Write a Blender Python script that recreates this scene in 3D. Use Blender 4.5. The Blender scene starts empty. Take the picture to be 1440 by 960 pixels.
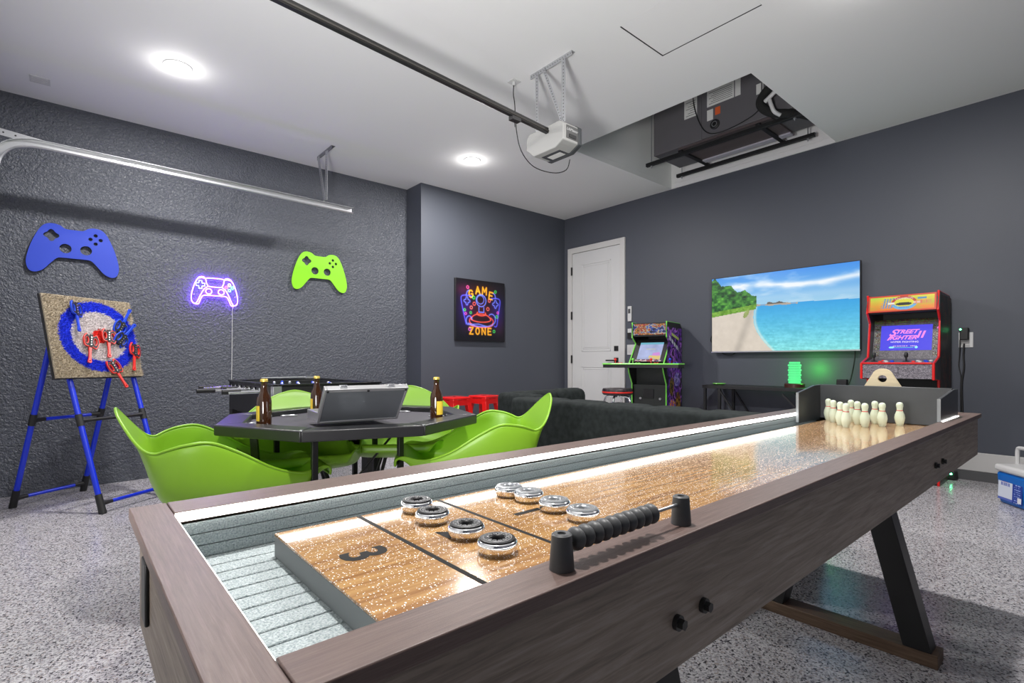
import bpy, bmesh, math, random
import numpy as np
from mathutils import Vector, Matrix
random.seed(7); np.random.seed(7)
R_ = math.radians
# ------------------------------------------------------------------ camera
sc = bpy.context.scene
COL = sc.collection
cd = bpy.data.cameras.new('camera'); cam = bpy.data.objects.new('camera', cd); COL.objects.link(cam)
cd.sensor_width = 36.0; cd.lens = 723.8/1440*36; cd.shift_y = 28.2/1440; cd.clip_start = .02
cam.location = (0, 0, 1.0)
cam.rotation_euler = (R_(90), 0, R_(49.2-90))
sc.camera = cam
sc.view_settings.view_transform = 'Standard'; sc.view_settings.look = 'None'
sc.view_settings.gamma = 1.0; sc.view_settings.use_curve_mapping = False
sc.view_settings.exposure = 0.0
wd = bpy.data.worlds.new('world'); sc.world = wd; wd.use_nodes = True
wd.node_tree.nodes['Background'].inputs[0].default_value = (.5, .55, .62, 1)
wd.node_tree.nodes['Background'].inputs[1].default_value = .02
H = 3.0; XR = 5.314; YL = 5.337; YJ = 5.02; XJ = 2.99; XB = -.68; YN = -.68
DOWNLIGHTS = [(.565, 4.12), (3.04, 4.13), (.565, .89), (3.04, .78)]
DOWN_W = 58.0; GLOW_W = 2.4
LED_STR = 8.0
# added fill spot out of view, aimed up to brighten the ceiling
fl = bpy.data.lights.new('ceiling_fill_spot', 'SPOT'); fl.shadow_soft_size = .25; fl.energy = 380.0; fl.color = (1, .99, .98)
fl.spot_size = math.radians(118); fl.spot_blend = 1.0
fo = bpy.data.objects.new('ceiling_fill_spot', fl); COL.objects.link(fo); fo.location = (-.35, .7, 1.0)
fo.rotation_euler = (Vector((1.75, 2.1, 3.0))-Vector(fo.location)).to_track_quat('-Z', 'Y').to_euler()

# ------------------------------------------------------------------ helpers
def lin(c):
    c = np.asarray(c, float)/255.0
    return np.where(c <= .04045, c/12.92, ((c+.055)/1.055)**2.4)
def L3(r, g, b):
    v = lin((r, g, b)); return (float(v[0]), float(v[1]), float(v[2]), 1.0)
def mat(name, col, rough=.6, metal=0., spec=.5, emit=None, estr=0., noise=None, bump=None, trans=0., coat=0., alpha=1.):
    m = bpy.data.materials.new(name); m.use_nodes = True
    nt = m.node_tree; b = nt.nodes['Principled BSDF']
    b.inputs['Base Color'].default_value = col
    b.inputs['Roughness'].default_value = rough; b.inputs['Metallic'].default_value = metal
    b.inputs['Specular IOR Level'].default_value = spec
    b.inputs['Transmission Weight'].default_value = trans; b.inputs['Coat Weight'].default_value = coat
    if emit: b.inputs['Emission Color'].default_value = emit; b.inputs['Emission Strength'].default_value = estr
    if noise or bump:
        tc = nt.nodes.new('ShaderNodeTexCoord')
    if noise:   # (scale, amount, stretch)
        mp = nt.nodes.new('ShaderNodeMapping'); mp.inputs['Scale'].default_value = noise[2] if len(noise) > 2 else (1, 1, 1)
        nt.links.new(tc.outputs['Object'], mp.inputs[0])
        n = nt.nodes.new('ShaderNodeTexNoise'); n.inputs['Scale'].default_value = noise[0]; n.inputs['Detail'].default_value = 4
        nt.links.new(mp.outputs[0], n.inputs[0])
        rp = nt.nodes.new('ShaderNodeValToRGB'); a = noise[1]
        rp.color_ramp.elements[0].position = .3; rp.color_ramp.elements[1].position = .7
        rp.color_ramp.elements[0].color = tuple(max(0, c*(1-a)) for c in col[:3])+(1,)
        rp.color_ramp.elements[1].color = tuple(min(1, c*(1+a)) for c in col[:3])+(1,)
        nt.links.new(n.outputs['Fac'], rp.inputs[0]); nt.links.new(rp.outputs[0], b.inputs['Base Color'])
    if bump:    # (scale, strength, distance, stretch)
        mp2 = nt.nodes.new('ShaderNodeMapping'); mp2.inputs['Scale'].default_value = bump[3] if len(bump) > 3 else (1, 1, 1)
        nt.links.new(tc.outputs['Object'], mp2.inputs[0])
        n2 = nt.nodes.new('ShaderNodeTexNoise'); n2.inputs['Scale'].default_value = bump[0]; n2.inputs['Detail'].default_value = 3
        nt.links.new(mp2.outputs[0], n2.inputs[0])
        bp = nt.nodes.new('ShaderNodeBump'); bp.inputs['Strength'].default_value = bump[1]; bp.inputs['Distance'].default_value = bump[2]
        nt.links.new(n2.outputs['Fac'], bp.inputs['Height']); nt.links.new(bp.outputs[0], b.inputs['Normal'])
    return m
def emis(name, col, s):
    return mat(name, (0, 0, 0, 1), emit=col, estr=s)
def attr_mat(name, emission=0., rough=.6, base=1.):
    m = bpy.data.materials.new(name); m.use_nodes = True; nt = m.node_tree; b = nt.nodes['Principled BSDF']
    a = nt.nodes.new('ShaderNodeAttribute'); a.attribute_name = 'print'
    b.inputs['Roughness'].default_value = rough
    if emission > 0:
        nt.links.new(a.outputs['Color'], b.inputs['Emission Color']); b.inputs['Emission Strength'].default_value = emission
        b.inputs['Base Color'].default_value = (.01, .01, .01, 1)
    else:
        nt.links.new(a.outputs['Color'], b.inputs['Base Color'])
    return m

class G:
    """collects shapes in one bmesh"""
    def __init__(s): s.bm = bmesh.new(); s.mi = 0
    def _fin(s, verts):
        for f in {f for v in verts for f in v.link_faces}: f.material_index = s.mi
    def box(s, x0, x1, y0, y1, z0, z1, M=None):
        m = Matrix.Translation(((x0+x1)/2, (y0+y1)/2, (z0+z1)/2)) @ Matrix.Diagonal((abs(x1-x0), abs(y1-y0), abs(z1-z0), 1))
        if M is not None: m = M @ m
        r = bmesh.ops.create_cube(s.bm, size=1, matrix=m); s._fin(r['verts']); return s
    def cyl(s, p0, p1, r0, r1=None, n=16, caps=True):
        p0, p1 = Vector(p0), Vector(p1); d = p1-p0; r1 = r0 if r1 is None else r1
        q = Vector((0, 0, 1)).rotation_difference(d.normalized()).to_matrix().to_4x4()
        m = Matrix.Translation((p0+p1)/2) @ q
        r = bmesh.ops.create_cone(s.bm, cap_ends=caps, segments=n, radius1=r0, radius2=max(r1, 1e-5), depth=d.length, matrix=m)
        s._fin(r['verts']); return s
    def bar(s, p0, p1, w, h, up=(0, 0, 1)):
        """rectangular bar from p0 to p1; w sideways, h along up"""
        p0, p1 = Vector(p0), Vector(p1); d = (p1-p0); z = d.normalized(); u = Vector(up)
        x = u.cross(z)
        if x.length < 1e-4: x = Vector((1, 0, 0))
        x.normalize(); y = z.cross(x)
        m = Matrix((x, y, z)).transposed().to_4x4()
        m = Matrix.Translation((p0+p1)/2) @ m @ Matrix.Diagonal((w, h, d.length, 1))
        r = bmesh.ops.create_cube(s.bm, size=1, matrix=m); s._fin(r['verts']); return s
    def sph(s, c, r, sx=1, sy=1, sz=1, u=16, v=10):
        m = Matrix.Translation(c) @ Matrix.Diagonal((r*sx, r*sy, r*sz, 1))
        q = bmesh.ops.create_uvsphere(s.bm, u_segments=u, v_segments=v, radius=1, matrix=m); s._fin(q['verts']); return s
    def lathe(s, prof, c=(0, 0, 0), n=24, M=None):
        """profile of (r, z) around z at c"""
        M = M or Matrix.Identity(4); rings = []
        for r, z in prof:
            if r < 1e-5: rings.append([s.bm.verts.new(M @ Vector((c[0], c[1], c[2]+z)))])
            else: rings.append([s.bm.verts.new(M @ Vector((c[0]+r*math.cos(2*math.pi*k/n), c[1]+r*math.sin(2*math.pi*k/n), c[2]+z))) for k in range(n)])
        for a, b in zip(rings, rings[1:]):
            for k in range(n):
                j = (k+1) % n
                if len(a) == 1 and len(b) == 1: continue
                if len(a) == 1: f = s.bm.faces.new((a[0], b[k], b[j]))
                elif len(b) == 1: f = s.bm.faces.new((a[k], b[0], a[j]))
                else: f = s.bm.faces.new((a[k], b[k], b[j], a[j]))
                f.material_index = s.mi
        return s
    def tube(s, pts, r, n=8, closed=False):
        pts = [Vector(p) for p in pts]; m = len(pts); rings = []
        ref = None
        for i, p in enumerate(pts):
            a = pts[(i-1) % m] if (closed or i) else p; b = pts[(i+1) % m] if (closed or i < m-1) else p
            t = (b-a).normalized()
            if ref is None: ref = Vector((0, 0, 1)) if abs(t.z) < .9 else Vector((1, 0, 0))
            x = ref.cross(t)
            if x.length < 1e-4: x = Vector((1, 0, 0)).cross(t)
            x.normalize(); y = t.cross(x); ref = y if abs(t.z) > .9 else ref
            rr = r[i] if isinstance(r, (list, tuple)) else r
            rings.append([s.bm.verts.new(p + x*rr*math.cos(2*math.pi*k/n) + y*rr*math.sin(2*math.pi*k/n)) for k in range(n)])
        idx = list(range(m)) + ([0] if closed else [])
        for i, j in zip(idx, idx[1:]):
            for k in range(n):
                f = s.bm.faces.new((rings[i][k], rings[i][(k+1) % n], rings[j][(k+1) % n], rings[j][k])); f.material_index = s.mi
        if not closed:
            for rg in (rings[0], rings[-1]):
                f = s.bm.faces.new(rg); f.material_index = s.mi
        return s
    def prism(s, poly, d, M, holes=()):
        """2-D outline (with round holes) extruded from 0 to d along local z, placed by M"""
        vs = [s.bm.verts.new((x, y, 0)) for x, y in poly]
        es = [s.bm.edges.new((vs[i], vs[(i+1) % len(vs)])) for i in range(len(vs))]
        for h in holes:
            hv = [s.bm.verts.new((x, y, 0)) for x, y in h]; vs += hv
            es += [s.bm.edges.new((hv[i], hv[(i+1) % len(hv)])) for i in range(len(hv))]
        if holes:
            r = bmesh.ops.triangle_fill(s.bm, use_beauty=True, use_dissolve=False, edges=es)
            fs = [g for g in r['geom'] if isinstance(g, bmesh.types.BMFace)]
        else: fs = [s.bm.faces.new(vs)]
        r = bmesh.ops.extrude_face_region(s.bm, geom=fs)
        nv = [g for g in r['geom'] if isinstance(g, bmesh.types.BMVert)]
        for v in nv: v.co.z = d
        allv = set(vs) | set(nv)
        for v in allv: v.co = M @ v.co
        s._fin(allv); return s
    def plate(s, a, b, c, d):
        f = s.bm.faces.new([s.bm.verts.new(p) for p in (a, b, c, d)]); f.material_index = s.mi; return s
    def ob(s, name, m, parent=None, bev=0., smooth=False, seg=2, solid=0., sub=0, shade=40):
        bmesh.ops.recalc_face_normals(s.bm, faces=s.bm.faces[:])
        me = bpy.data.meshes.new(name); s.bm.to_mesh(me); s.bm.free()
        for mm in (m if isinstance(m, (list, tuple)) else [m]): me.materials.append(mm)
        o = bpy.data.objects.new(name, me); COL.objects.link(o)
        if solid: q = o.modifiers.new('solid', 'SOLIDIFY'); q.thickness = solid; q.offset = 0
        if sub: q = o.modifiers.new('sub', 'SUBSURF'); q.levels = sub; q.render_levels = sub
        if bev:
            q = o.modifiers.new('bev', 'BEVEL'); q.width = bev; q.segments = seg; q.limit_method = 'ANGLE'; q.angle_limit = R_(35)
            q.harden_normals = False
        if smooth or bev:
            me.polygons.foreach_set('use_smooth', [True]*len(me.polygons))
            try: me.set_sharp_from_angle(angle=R_(shade))
            except Exception: pass
        if parent is not None: o.parent = parent; o.matrix_parent_inverse = parent.matrix_world.inverted()
        return o
def thing(name, label, cat, loc, rz=0, group=None):
    o = bpy.data.objects.new(name, None); COL.objects.link(o)
    o.location = loc; o.rotation_euler = (0, 0, rz); o.empty_display_size = .1
    o['label'] = label; o['category'] = cat
    if group: o['group'] = group
    o.matrix_world = Matrix.Translation(loc) @ Matrix.Rotation(rz, 4, 'Z')
    return o
def loc_ob(g, name, m, parent, **k):
    """part built in its thing's own coordinates"""
    o = g.ob(name, m, None, **k); o.parent = parent; return o
def tag(o, label, cat, group=None):
    o['label'] = label; o['category'] = cat
    if group: o['group'] = group
    return o
def struct(o): o['kind'] = 'structure'; return o
def dup(root, loc=None, rz=None, label=None):
    r = root.copy(); COL.objects.link(r)
    if loc is not None: r.location = loc
    if rz is not None: r.rotation_euler = (0, 0, rz)
    if label: r['label'] = label
    for ch in list(root.children):
        c = ch.copy(); COL.objects.link(c); c.parent = r
        for g in list(ch.children):
            d = g.copy(); COL.objects.link(d); d.parent = c
    return r
def fz(x): return .0158*x
def frame(o, right, up):
    """matrix: local x = right, local y = up, local z = towards the viewer"""
    r = Vector(right).normalized(); u = Vector(up).normalized(); n = r.cross(u)
    return Matrix.Translation(o) @ Matrix((r, u, n)).transposed().to_4x4()
def gprint(name, M, w, h, nx, ny, fn, m, parent=None):
    """flat printed sheet: colours per cell from fn(u, v, W, H) -> sRGB 0..255 array"""
    xs = np.linspace(0, w, nx+1); ys = np.linspace(0, h, ny+1)
    X, Y = np.meshgrid(xs, ys)
    co = np.stack([X.ravel(), Y.ravel(), np.zeros(X.size)], 1)
    A = np.array(M); co = co @ A[:3, :3].T + A[:3, 3]
    me = bpy.data.meshes.new(name); me.vertices.add(len(co)); me.vertices.foreach_set('co', co.ravel())
    i, j = np.meshgrid(np.arange(nx), np.arange(ny)); v0 = (j*(nx+1)+i).ravel()
    quads = np.stack([v0, v0+1, v0+nx+2, v0+nx+1], 1)
    nf = len(quads); me.loops.add(nf*4); me.loops.foreach_set('vertex_index', quads.ravel().astype(np.int32))
    me.polygons.add(nf); me.polygons.foreach_set('loop_start', np.arange(0, nf*4, 4, dtype=np.int32))
    me.polygons.foreach_set('loop_total', np.full(nf, 4, dtype=np.int32))
    me.update(calc_edges=True)
    u = ((i.ravel()+.5)/nx); v = ((j.ravel()+.5)/ny)
    c = lin(np.clip(fn(u, v), 0, 255)); c = np.concatenate([c, np.ones((nf, 1))], 1)
    at = me.color_attributes.new('print', 'FLOAT_COLOR', 'CORNER')
    at.data.foreach_set('color', np.repeat(c, 4, axis=0).astype(np.float32).ravel())
    me.materials.append(m)
    o = bpy.data.objects.new(name, me); COL.objects.link(o)
    if parent is not None: o.parent = parent; o.matrix_parent_inverse = parent.matrix_world.inverted()
    return o
def text(body, M, size, m, name='lettering', parent=None, ext=.0006, align='CENTER', shear=0., sx=1., sp=1., bold=0.):
    cu = bpy.data.curves.new('t', 'FONT'); cu.body = body; cu.size = size; cu.align_x = align; cu.align_y = 'CENTER'
    cu.extrude = ext; cu.offset = bold; cu.shear = shear; cu.space_character = sp; cu.resolution_u = 3
    to = bpy.data.objects.new('t', cu); COL.objects.link(to)
    dg = bpy.context.evaluated_depsgraph_get(); dg.update()
    me = bpy.data.meshes.new_from_object(to.evaluated_get(dg)); me.name = name
    bpy.data.objects.remove(to); bpy.data.curves.remove(cu)
    me.transform(M @ Matrix.Diagonal((sx, 1, 1, 1)))
    me.materials.clear(); me.materials.append(m)
    o = bpy.data.objects.new(name, me); COL.objects.link(o)
    if parent is not None: o.parent = parent; o.matrix_parent_inverse = parent.matrix_world.inverted()
    return o
def vnoise(x, y, seed=0):
    """smooth value noise for the printed pictures"""
    rs = np.random.RandomState(seed); T = rs.rand(64, 64)
    xi = np.floor(x).astype(int); yi = np.floor(y).astype(int); fx = x-xi; fy = y-yi
    fx = fx*fx*(3-2*fx); fy = fy*fy*(3-2*fy); g = lambda a, b: T[a % 64, b % 64]
    return (g(xi, yi)*(1-fx)+g(xi+1, yi)*fx)*(1-fy)+(g(xi, yi+1)*(1-fx)+g(xi+1, yi+1)*fx)*fy
def fbm(x, y, seed=0, o=4):
    return sum(vnoise(x*2**k, y*2**k, seed+k)/2**(k+1) for k in range(o))/(1-.5**o)
def sdl(u, v, pts):
    """distance to a polyline"""
    d = np.full(u.shape, 9.)
    for (x0, y0), (x1, y1) in zip(pts, pts[1:]):
        dx, dy = x1-x0, y1-y0; L = dx*dx+dy*dy+1e-12
        t = np.clip(((u-x0)*dx+(v-y0)*dy)/L, 0, 1)
        d = np.minimum(d, np.hypot(u-x0-t*dx, v-y0-t*dy))
    return d
def arc(cx, cy, rx, ry, a0, a1, n=18):
    return [(cx+rx*math.cos(R_(a0+(a1-a0)*k/n)), cy+ry*math.sin(R_(a0+(a1-a0)*k/n))) for k in range(n+1)]
def smooth(pts, n=6, closed=False):
    """Catmull-Rom through points of any dimension"""
    P = [np.array(p, float) for p in pts]; m = len(P); out = []
    rng = range(m if closed else m-1)
    for i in rng:
        p0 = P[(i-1) % m] if (closed or i) else P[0]; p1 = P[i]; p2 = P[(i+1) % m]; p3 = P[(i+2) % m] if (closed or i+2 < m) else P[-1]
        for k in range(n):
            t = k/n
            out.append(tuple(.5*((2*p1)+(-p0+p2)*t+(2*p0-5*p1+4*p2-p3)*t*t+(-p0+3*p1-3*p2+p3)*t**3)))
    if not closed: out.append(tuple(P[-1]))
    return out

# ------------------------------------------------------------------ materials
def wall_mat(name, knock):
    m = mat(name, (.076, .083, .104, 1), rough=.40 if knock else .5, spec=.6 if knock else .4)
    nt = m.node_tree; b = nt.nodes['Principled BSDF']; tc = nt.nodes.new('ShaderNodeTexCoord')
    n = nt.nodes.new('ShaderNodeTexNoise'); n.inputs['Scale'].default_value = 58 if knock else 150; n.inputs['Detail'].default_value = 3 if knock else 2
    n.inputs['Distortion'].default_value = .6 if knock else 0
    nt.links.new(tc.outputs['Object'], n.inputs[0])
    bp = nt.nodes.new('ShaderNodeBump'); bp.inputs['Distance'].default_value = .008 if knock else .0012
    bp.inputs['Strength'].default_value = .8 if knock else .35
    if knock:
        mr = nt.nodes.new('ShaderNodeMapRange'); mr.inputs[1].default_value = .30; mr.inputs[2].default_value = .70
        nt.links.new(n.outputs['Fac'], mr.inputs[0]); nt.links.new(mr.outputs[0], bp.inputs['Height'])
    else: nt.links.new(n.outputs['Fac'], bp.inputs['Height'])
    nt.links.new(bp.outputs[0], b.inputs['Normal'])
    return m
M_wall = wall_mat('slate paint on knockdown texture', True)
M_wall2 = wall_mat('slate paint smooth', False)
M_ceil = mat('ceiling paint', (.80, .80, .80, 1), rough=.8, bump=(120, .25, .001))
M_white = mat('white paint', (.60, .60, .60, 1), rough=.4)
M_trim = mat('white trim paint', (.58, .57, .56, 1), rough=.45)
def floor_mat():
    m = mat('epoxy flake floor', (.5, .5, .5, 1), rough=.22, spec=.5)
    nt = m.node_tree; b = nt.nodes['Principled BSDF']; tc = nt.nodes.new('ShaderNodeTexCoord')
    v = nt.nodes.new('ShaderNodeTexVoronoi'); v.inputs['Scale'].default_value = 185; v.inputs['Randomness'].default_value = 1
    nt.links.new(tc.outputs['Object'], v.inputs['Vector'])
    sep = nt.nodes.new('ShaderNodeSeparateColor'); nt.links.new(v.outputs['Color'], sep.inputs[0])
    r = nt.nodes.new('ShaderNodeValToRGB'); r.color_ramp.interpolation = 'CONSTANT'
    E = r.color_ramp.elements; E[0].position = 0; E[0].color = (.06, .057, .065, 1); E[1].position = .11; E[1].color = (.24, .23, .25, 1)
    for p, c in ((.27, (.40, .385, .41, 1)), (.58, (.56, .545, .57, 1)), (.92, (.36, .31, .30, 1))):
        e = E.new(p); e.color = c
    nt.links.new(sep.outputs[0], r.inputs[0]); nt.links.new(r.outputs[0], b.inputs['Base Color'])
    n = nt.nodes.new('ShaderNodeTexNoise'); n.inputs['Scale'].default_value = 120; nt.links.new(tc.outputs['Object'], n.inputs[0])
    bp = nt.nodes.new('ShaderNodeBump'); bp.inputs['Strength'].default_value = .15; bp.inputs['Distance'].default_value = .001
    nt.links.new(n.outputs['Fac'], bp.inputs['Height']); nt.links.new(bp.outputs[0], b.inputs['Normal'])
    return m
M_floor = floor_mat()
def wood_mat(name, stretch, c0, c1, c2, rough=.42, scale=9):
    m = mat(name, c0, rough=rough); nt = m.node_tree; b = nt.nodes['Principled BSDF']; tc = nt.nodes.new('ShaderNodeTexCoord')
    mp = nt.nodes.new('ShaderNodeMapping'); mp.inputs['Scale'].default_value = stretch; nt.links.new(tc.outputs['Object'], mp.inputs[0])
    n = nt.nodes.new('ShaderNodeTexNoise'); n.inputs['Scale'].default_value = scale; n.inputs['Detail'].default_value = 8; n.inputs['Roughness'].default_value = .65; n.inputs['Distortion'].default_value = .7
    nt.links.new(mp.outputs[0], n.inputs[0])
    r = nt.nodes.new('ShaderNodeValToRGB'); E = r.color_ramp.elements
    E[0].position = .3; E[0].color = c1; E[1].position = .72; E[1].color = c2; e = E.new(.52); e.color = c0
    nt.links.new(n.outputs['Fac'], r.inputs[0]); nt.links.new(r.outputs[0], b.inputs['Base Color'])
    bp = nt.nodes.new('ShaderNodeBump'); bp.inputs['Strength'].default_value = .35; bp.inputs['Distance'].default_value = .001
    nt.links.new(n.outputs['Fac'], bp.inputs['Height']); nt.links.new(bp.outputs[0], b.inputs['Normal'])
    return m
WC = ((.125, .083, .072, 1), (.085, .055, .048, 1), (.165, .117, .104, 1))
M_woodx = wood_mat('brown grey wood along the lane', (1.6, 42, 42), *WC)
M_woody = wood_mat('brown grey wood across the lane', (42, 1.6, 42), *WC)
WD = ((.25, .20, .16, 1), (.13, .10, .078, 1), (.35, .295, .25, 1))
M_apronx = wood_mat('weathered wood apron along', (1.0, 18, 18), *WD, rough=.5, scale=7)
M_aprony = wood_mat('weathered wood apron across', (18, 1.0, 18), *WD, rough=.5, scale=7)
def lane_mat():
    m = mat('varnished lane wood with wax beads', (.5, .3, .13, 1), rough=.14, coat=.35); nt = m.node_tree; b = nt.nodes['Principled BSDF']
    b.inputs['Coat Roughness'].default_value = .06
    tc = nt.nodes.new('ShaderNodeTexCoord'); mp = nt.nodes.new('ShaderNodeMapping'); mp.inputs['Scale'].default_value = (1.2, 22, 1)
    nt.links.new(tc.outputs['Object'], mp.inputs[0])
    n = nt.nodes.new('ShaderNodeTexNoise'); n.inputs['Scale'].default_value = 6; n.inputs['Detail'].default_value = 6; nt.links.new(mp.outputs[0], n.inputs[0])
    r = nt.nodes.new('ShaderNodeValToRGB'); E = r.color_ramp.elements
    E[0].position = .32; E[0].color = (.25, .115, .038, 1); E[1].position = .7; E[1].color = (.50, .295, .115, 1)
    nt.links.new(n.outputs['Fac'], r.inputs[0])
    v = nt.nodes.new('ShaderNodeTexVoronoi'); v.inputs['Scale'].default_value = 330; nt.links.new(tc.outputs['Object'], v.inputs['Vector'])
    v.inputs['Randomness'].default_value = 1
    sep = nt.nodes.new('ShaderNodeSeparateColor'); nt.links.new(v.outputs['Color'], sep.inputs[0])
    rad = nt.nodes.new('ShaderNodeMath'); rad.operation = 'MULTIPLY'; rad.inputs[1].default_value = .36; nt.links.new(sep.outputs[0], rad.inputs[0])
    lt = nt.nodes.new('ShaderNodeMath'); lt.operation = 'LESS_THAN'; nt.links.new(v.outputs['Distance'], lt.inputs[0]); nt.links.new(rad.outputs[0], lt.inputs[1])
    mx = nt.nodes.new('ShaderNodeMix'); mx.data_type = 'RGBA'; nt.links.new(lt.outputs[0], mx.inputs[0])
    nt.links.new(r.outputs[0], mx.inputs[6]); mx.inputs[7].default_value = (.95, .93, .88, 1)
    nt.links.new(mx.outputs[2], b.inputs['Base Color'])
    mr = nt.nodes.new('ShaderNodeMapRange'); mr.inputs[3].default_value = .13; mr.inputs[4].default_value = .5
    nt.links.new(lt.outputs[0], mr.inputs[0]); nt.links.new(mr.outputs[0], b.inputs['Roughness'])
    return m
M_lane = lane_mat()
def carpet_mat():
    m = mat('pale grey ribbed gutter carpet', (.40, .45, .46, 1), rough=1, spec=.1); nt = m.node_tree; b = nt.nodes['Principled BSDF']
    tc = nt.nodes.new('ShaderNodeTexCoord'); n = nt.nodes.new('ShaderNodeTexNoise'); n.inputs['Scale'].default_value = 420; n.inputs['Detail'].default_value = 3
    nt.links.new(tc.outputs['Object'], n.inputs[0])
    r = nt.nodes.new('ShaderNodeValToRGB'); r.color_ramp.elements[0].position = .3; r.color_ramp.elements[0].color = (.24, .29, .30, 1); r.color_ramp.elements[1].position = .65; r.color_ramp.elements[1].color = (.52, .57, .58, 1)
    nt.links.new(n.outputs['Fac'], r.inputs[0]); nt.links.new(r.outputs[0], b.inputs['Base Color'])
    bp = nt.nodes.new('ShaderNodeBump'); bp.inputs['Strength'].default_value = .9; bp.inputs['Distance'].default_value = .003
    nt.links.new(n.outputs['Fac'], bp.inputs['Height']); nt.links.new(bp.outputs[0], b.inputs['Normal'])
    return m
M_carpet = carpet_mat()
M_black = mat('black', (.012, .012, .013, 1), rough=.5)
M_blackgl = mat('black gloss', (.01, .01, .011, 1), rough=.2)
M_blackmetal = mat('black metal', (.02, .02, .021, 1), rough=.4, metal=.3)
M_ink = mat('flat black ink', (.008, .008, .008, 1), rough=.6, spec=.15)
M_dgrey = mat('dark grey laminate', (.05, .055, .06, 1), rough=.35, noise=(6, .15))
M_grey = mat('grey plastic', (.07, .072, .075, 1), rough=.45)
M_chrome = mat('chrome', (.85, .86, .88, 1), rough=.08, metal=1)
M_steel = mat('galvanised steel', (.55, .56, .58, 1), rough=.35, metal=.85)
M_alum = mat('brushed aluminium', (.60, .60, .61, 1), rough=.3, metal=.8)
M_green = mat('lime green moulded plastic', L3(134, 184, 44), rough=.36)
M_led = emis('white led', (1, .98, .94, 1), LED_STR)
M_blue = mat('blue enamel tube', (.005, .03, .62, 1), rough=.28)
M_bluepaint = mat('blue painted board', (.02, .055, .50, 1), rough=.4)
M_greenpaint = mat('green painted board', L3(140, 220, 40), rough=.4)
M_red = mat('red enamel', (.70, .012, .012, 1), rough=.25)
M_redpl = mat('red plastic', (.75, .03, .02, 1), rough=.35)
M_bluepl = mat('blue plastic', (.01, .06, .6, 1), rough=.35)
M_sofa = mat('charcoal velvet', (.021, .025, .025, 1), rough=.95, spec=.15, noise=(30, .3))
M_pin = mat('glow cream plastic', (.72, .80, .62, 1), rough=.35)
M_ply = mat('pale plywood', (.80, .68, .45, 1), rough=.5, noise=(8, .08, (1, 1, 12)))
M_glassbrown = mat('brown glass', (.035, .012, .004, 1), rough=.06, coat=.5)
M_gold = mat('gold cap', (.75, .55, .12, 1), rough=.35, metal=.5)
M_yellow = mat('yellow paper', (.80, .55, .05, 1), rough=.5)
M_paper = mat('white paper', (.70, .70, .68, 1), rough=.6)
M_screenoff = M_blackgl
M_print = attr_mat('printed picture', 0, .45)

# ------------------------------------------------------------------ structure
g = G(); x0, x1, y0, y1 = XB-.1, XR+.1, YN-.1, YL+.1
v = [g.bm.verts.new((x, y, fz(x)+dz)) for dz in (-.1, 0) for x, y in ((x0, y0), (x1, y0), (x1, y1), (x0, y1))]
for f in ((0, 1, 2, 3), (4, 5, 6, 7), (0, 1, 5, 4), (1, 2, 6, 5), (2, 3, 7, 6), (3, 0, 4, 7)): g.bm.faces.new([v[i] for i in f])
struct(g.ob('floor', M_floor))
# ceiling with the two openings
SH = (3.59, 5.30, 1.62, 3.31); HT = (2.50, 2.953, 1.27, 1.91)
xs = sorted({x0, x1, SH[0], SH[1], HT[0], HT[1]}); ys = sorted({y0, y1, SH[2], SH[3], HT[2], HT[3]})
g = G()
for a, b in zip(xs, xs[1:]):
    for c, d in zip(ys, ys[1:]):
        mx_, my_ = (a+b)/2, (c+d)/2
        if SH[0] < mx_ < SH[1] and SH[2] < my_ < SH[3]: continue
        if HT[0] < mx_ < HT[1] and HT[2] < my_ < HT[3]: continue
        g.plate((a, c, H), (b, c, H), (b, d, H), (a, d, H))
bmesh.ops.remove_doubles(g.bm, verts=g.bm.verts[:], dist=1e-5)
r = bmesh.ops.extrude_face_region(g.bm, geom=g.bm.faces[:])
for q in r['geom']:
    if isinstance(q, bmesh.types.BMVert): q.co.z += .05
struct(g.ob('ceiling', M_ceil))
g = G(); g.box(x0, XJ+.05, YL, YL+.1, -.05, H); struct(g.ob('wall_left', M_wall))
g = G(); g.box(XJ, XR+.1, YJ, YL+.1, -.05, H); struct(g.ob('wall_far', M_wall2))
g = G(); g.box(XR, XR+.1, y0, YJ, -.05, H); struct(g.ob('wall_right', M_wall2))
g = G(); g.box(x0, XR+.1, YN-.1, YN, -.05, H); struct(g.ob('wall_near', M_wall2))
g = G(); g.box(XB-.1, XB, YN, YL, -.05, H); wb = struct(g.ob('wall_back', M_wall2))
# garage door panels behind the camera (they are part of the room and bounce its light)
gd = thing('garage_door', 'white panelled sectional garage door closing the back of the room', 'garage door', (XB+.02, 2.33, 0))
for k in range(4):
    g = G(); g.box(XB+.002, XB+.045, -.05, 4.75, .02+k*.535, .02+k*.535+.53)
    for j in range(6): g.box(XB+.045, XB+.052, .05+j*.79, .05+j*.79+.66, .10+k*.535, .46+k*.535)
    g.ob('panel', M_white, gd, bev=.004)
# attic shaft
g = G(); t = .03
g.box(SH[0]-t, SH[0], SH[2]-t, SH[3]+t, H+.051, 4.3); g.box(SH[0], SH[1], SH[3], SH[3]+t, H+.051, 4.3)
g.box(SH[0], SH[1], SH[2]-t, SH[2], H+.051, 4.3); g.box(SH[1], SH[1]+t, SH[2]-t, SH[3]+t, H+.051, 4.3); g.box(SH[0]-t, SH[1]+t, SH[2]-t, SH[3]+t, 4.3, 4.33)
struct(g.ob('ceiling_shaft', M_ceil))
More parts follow.
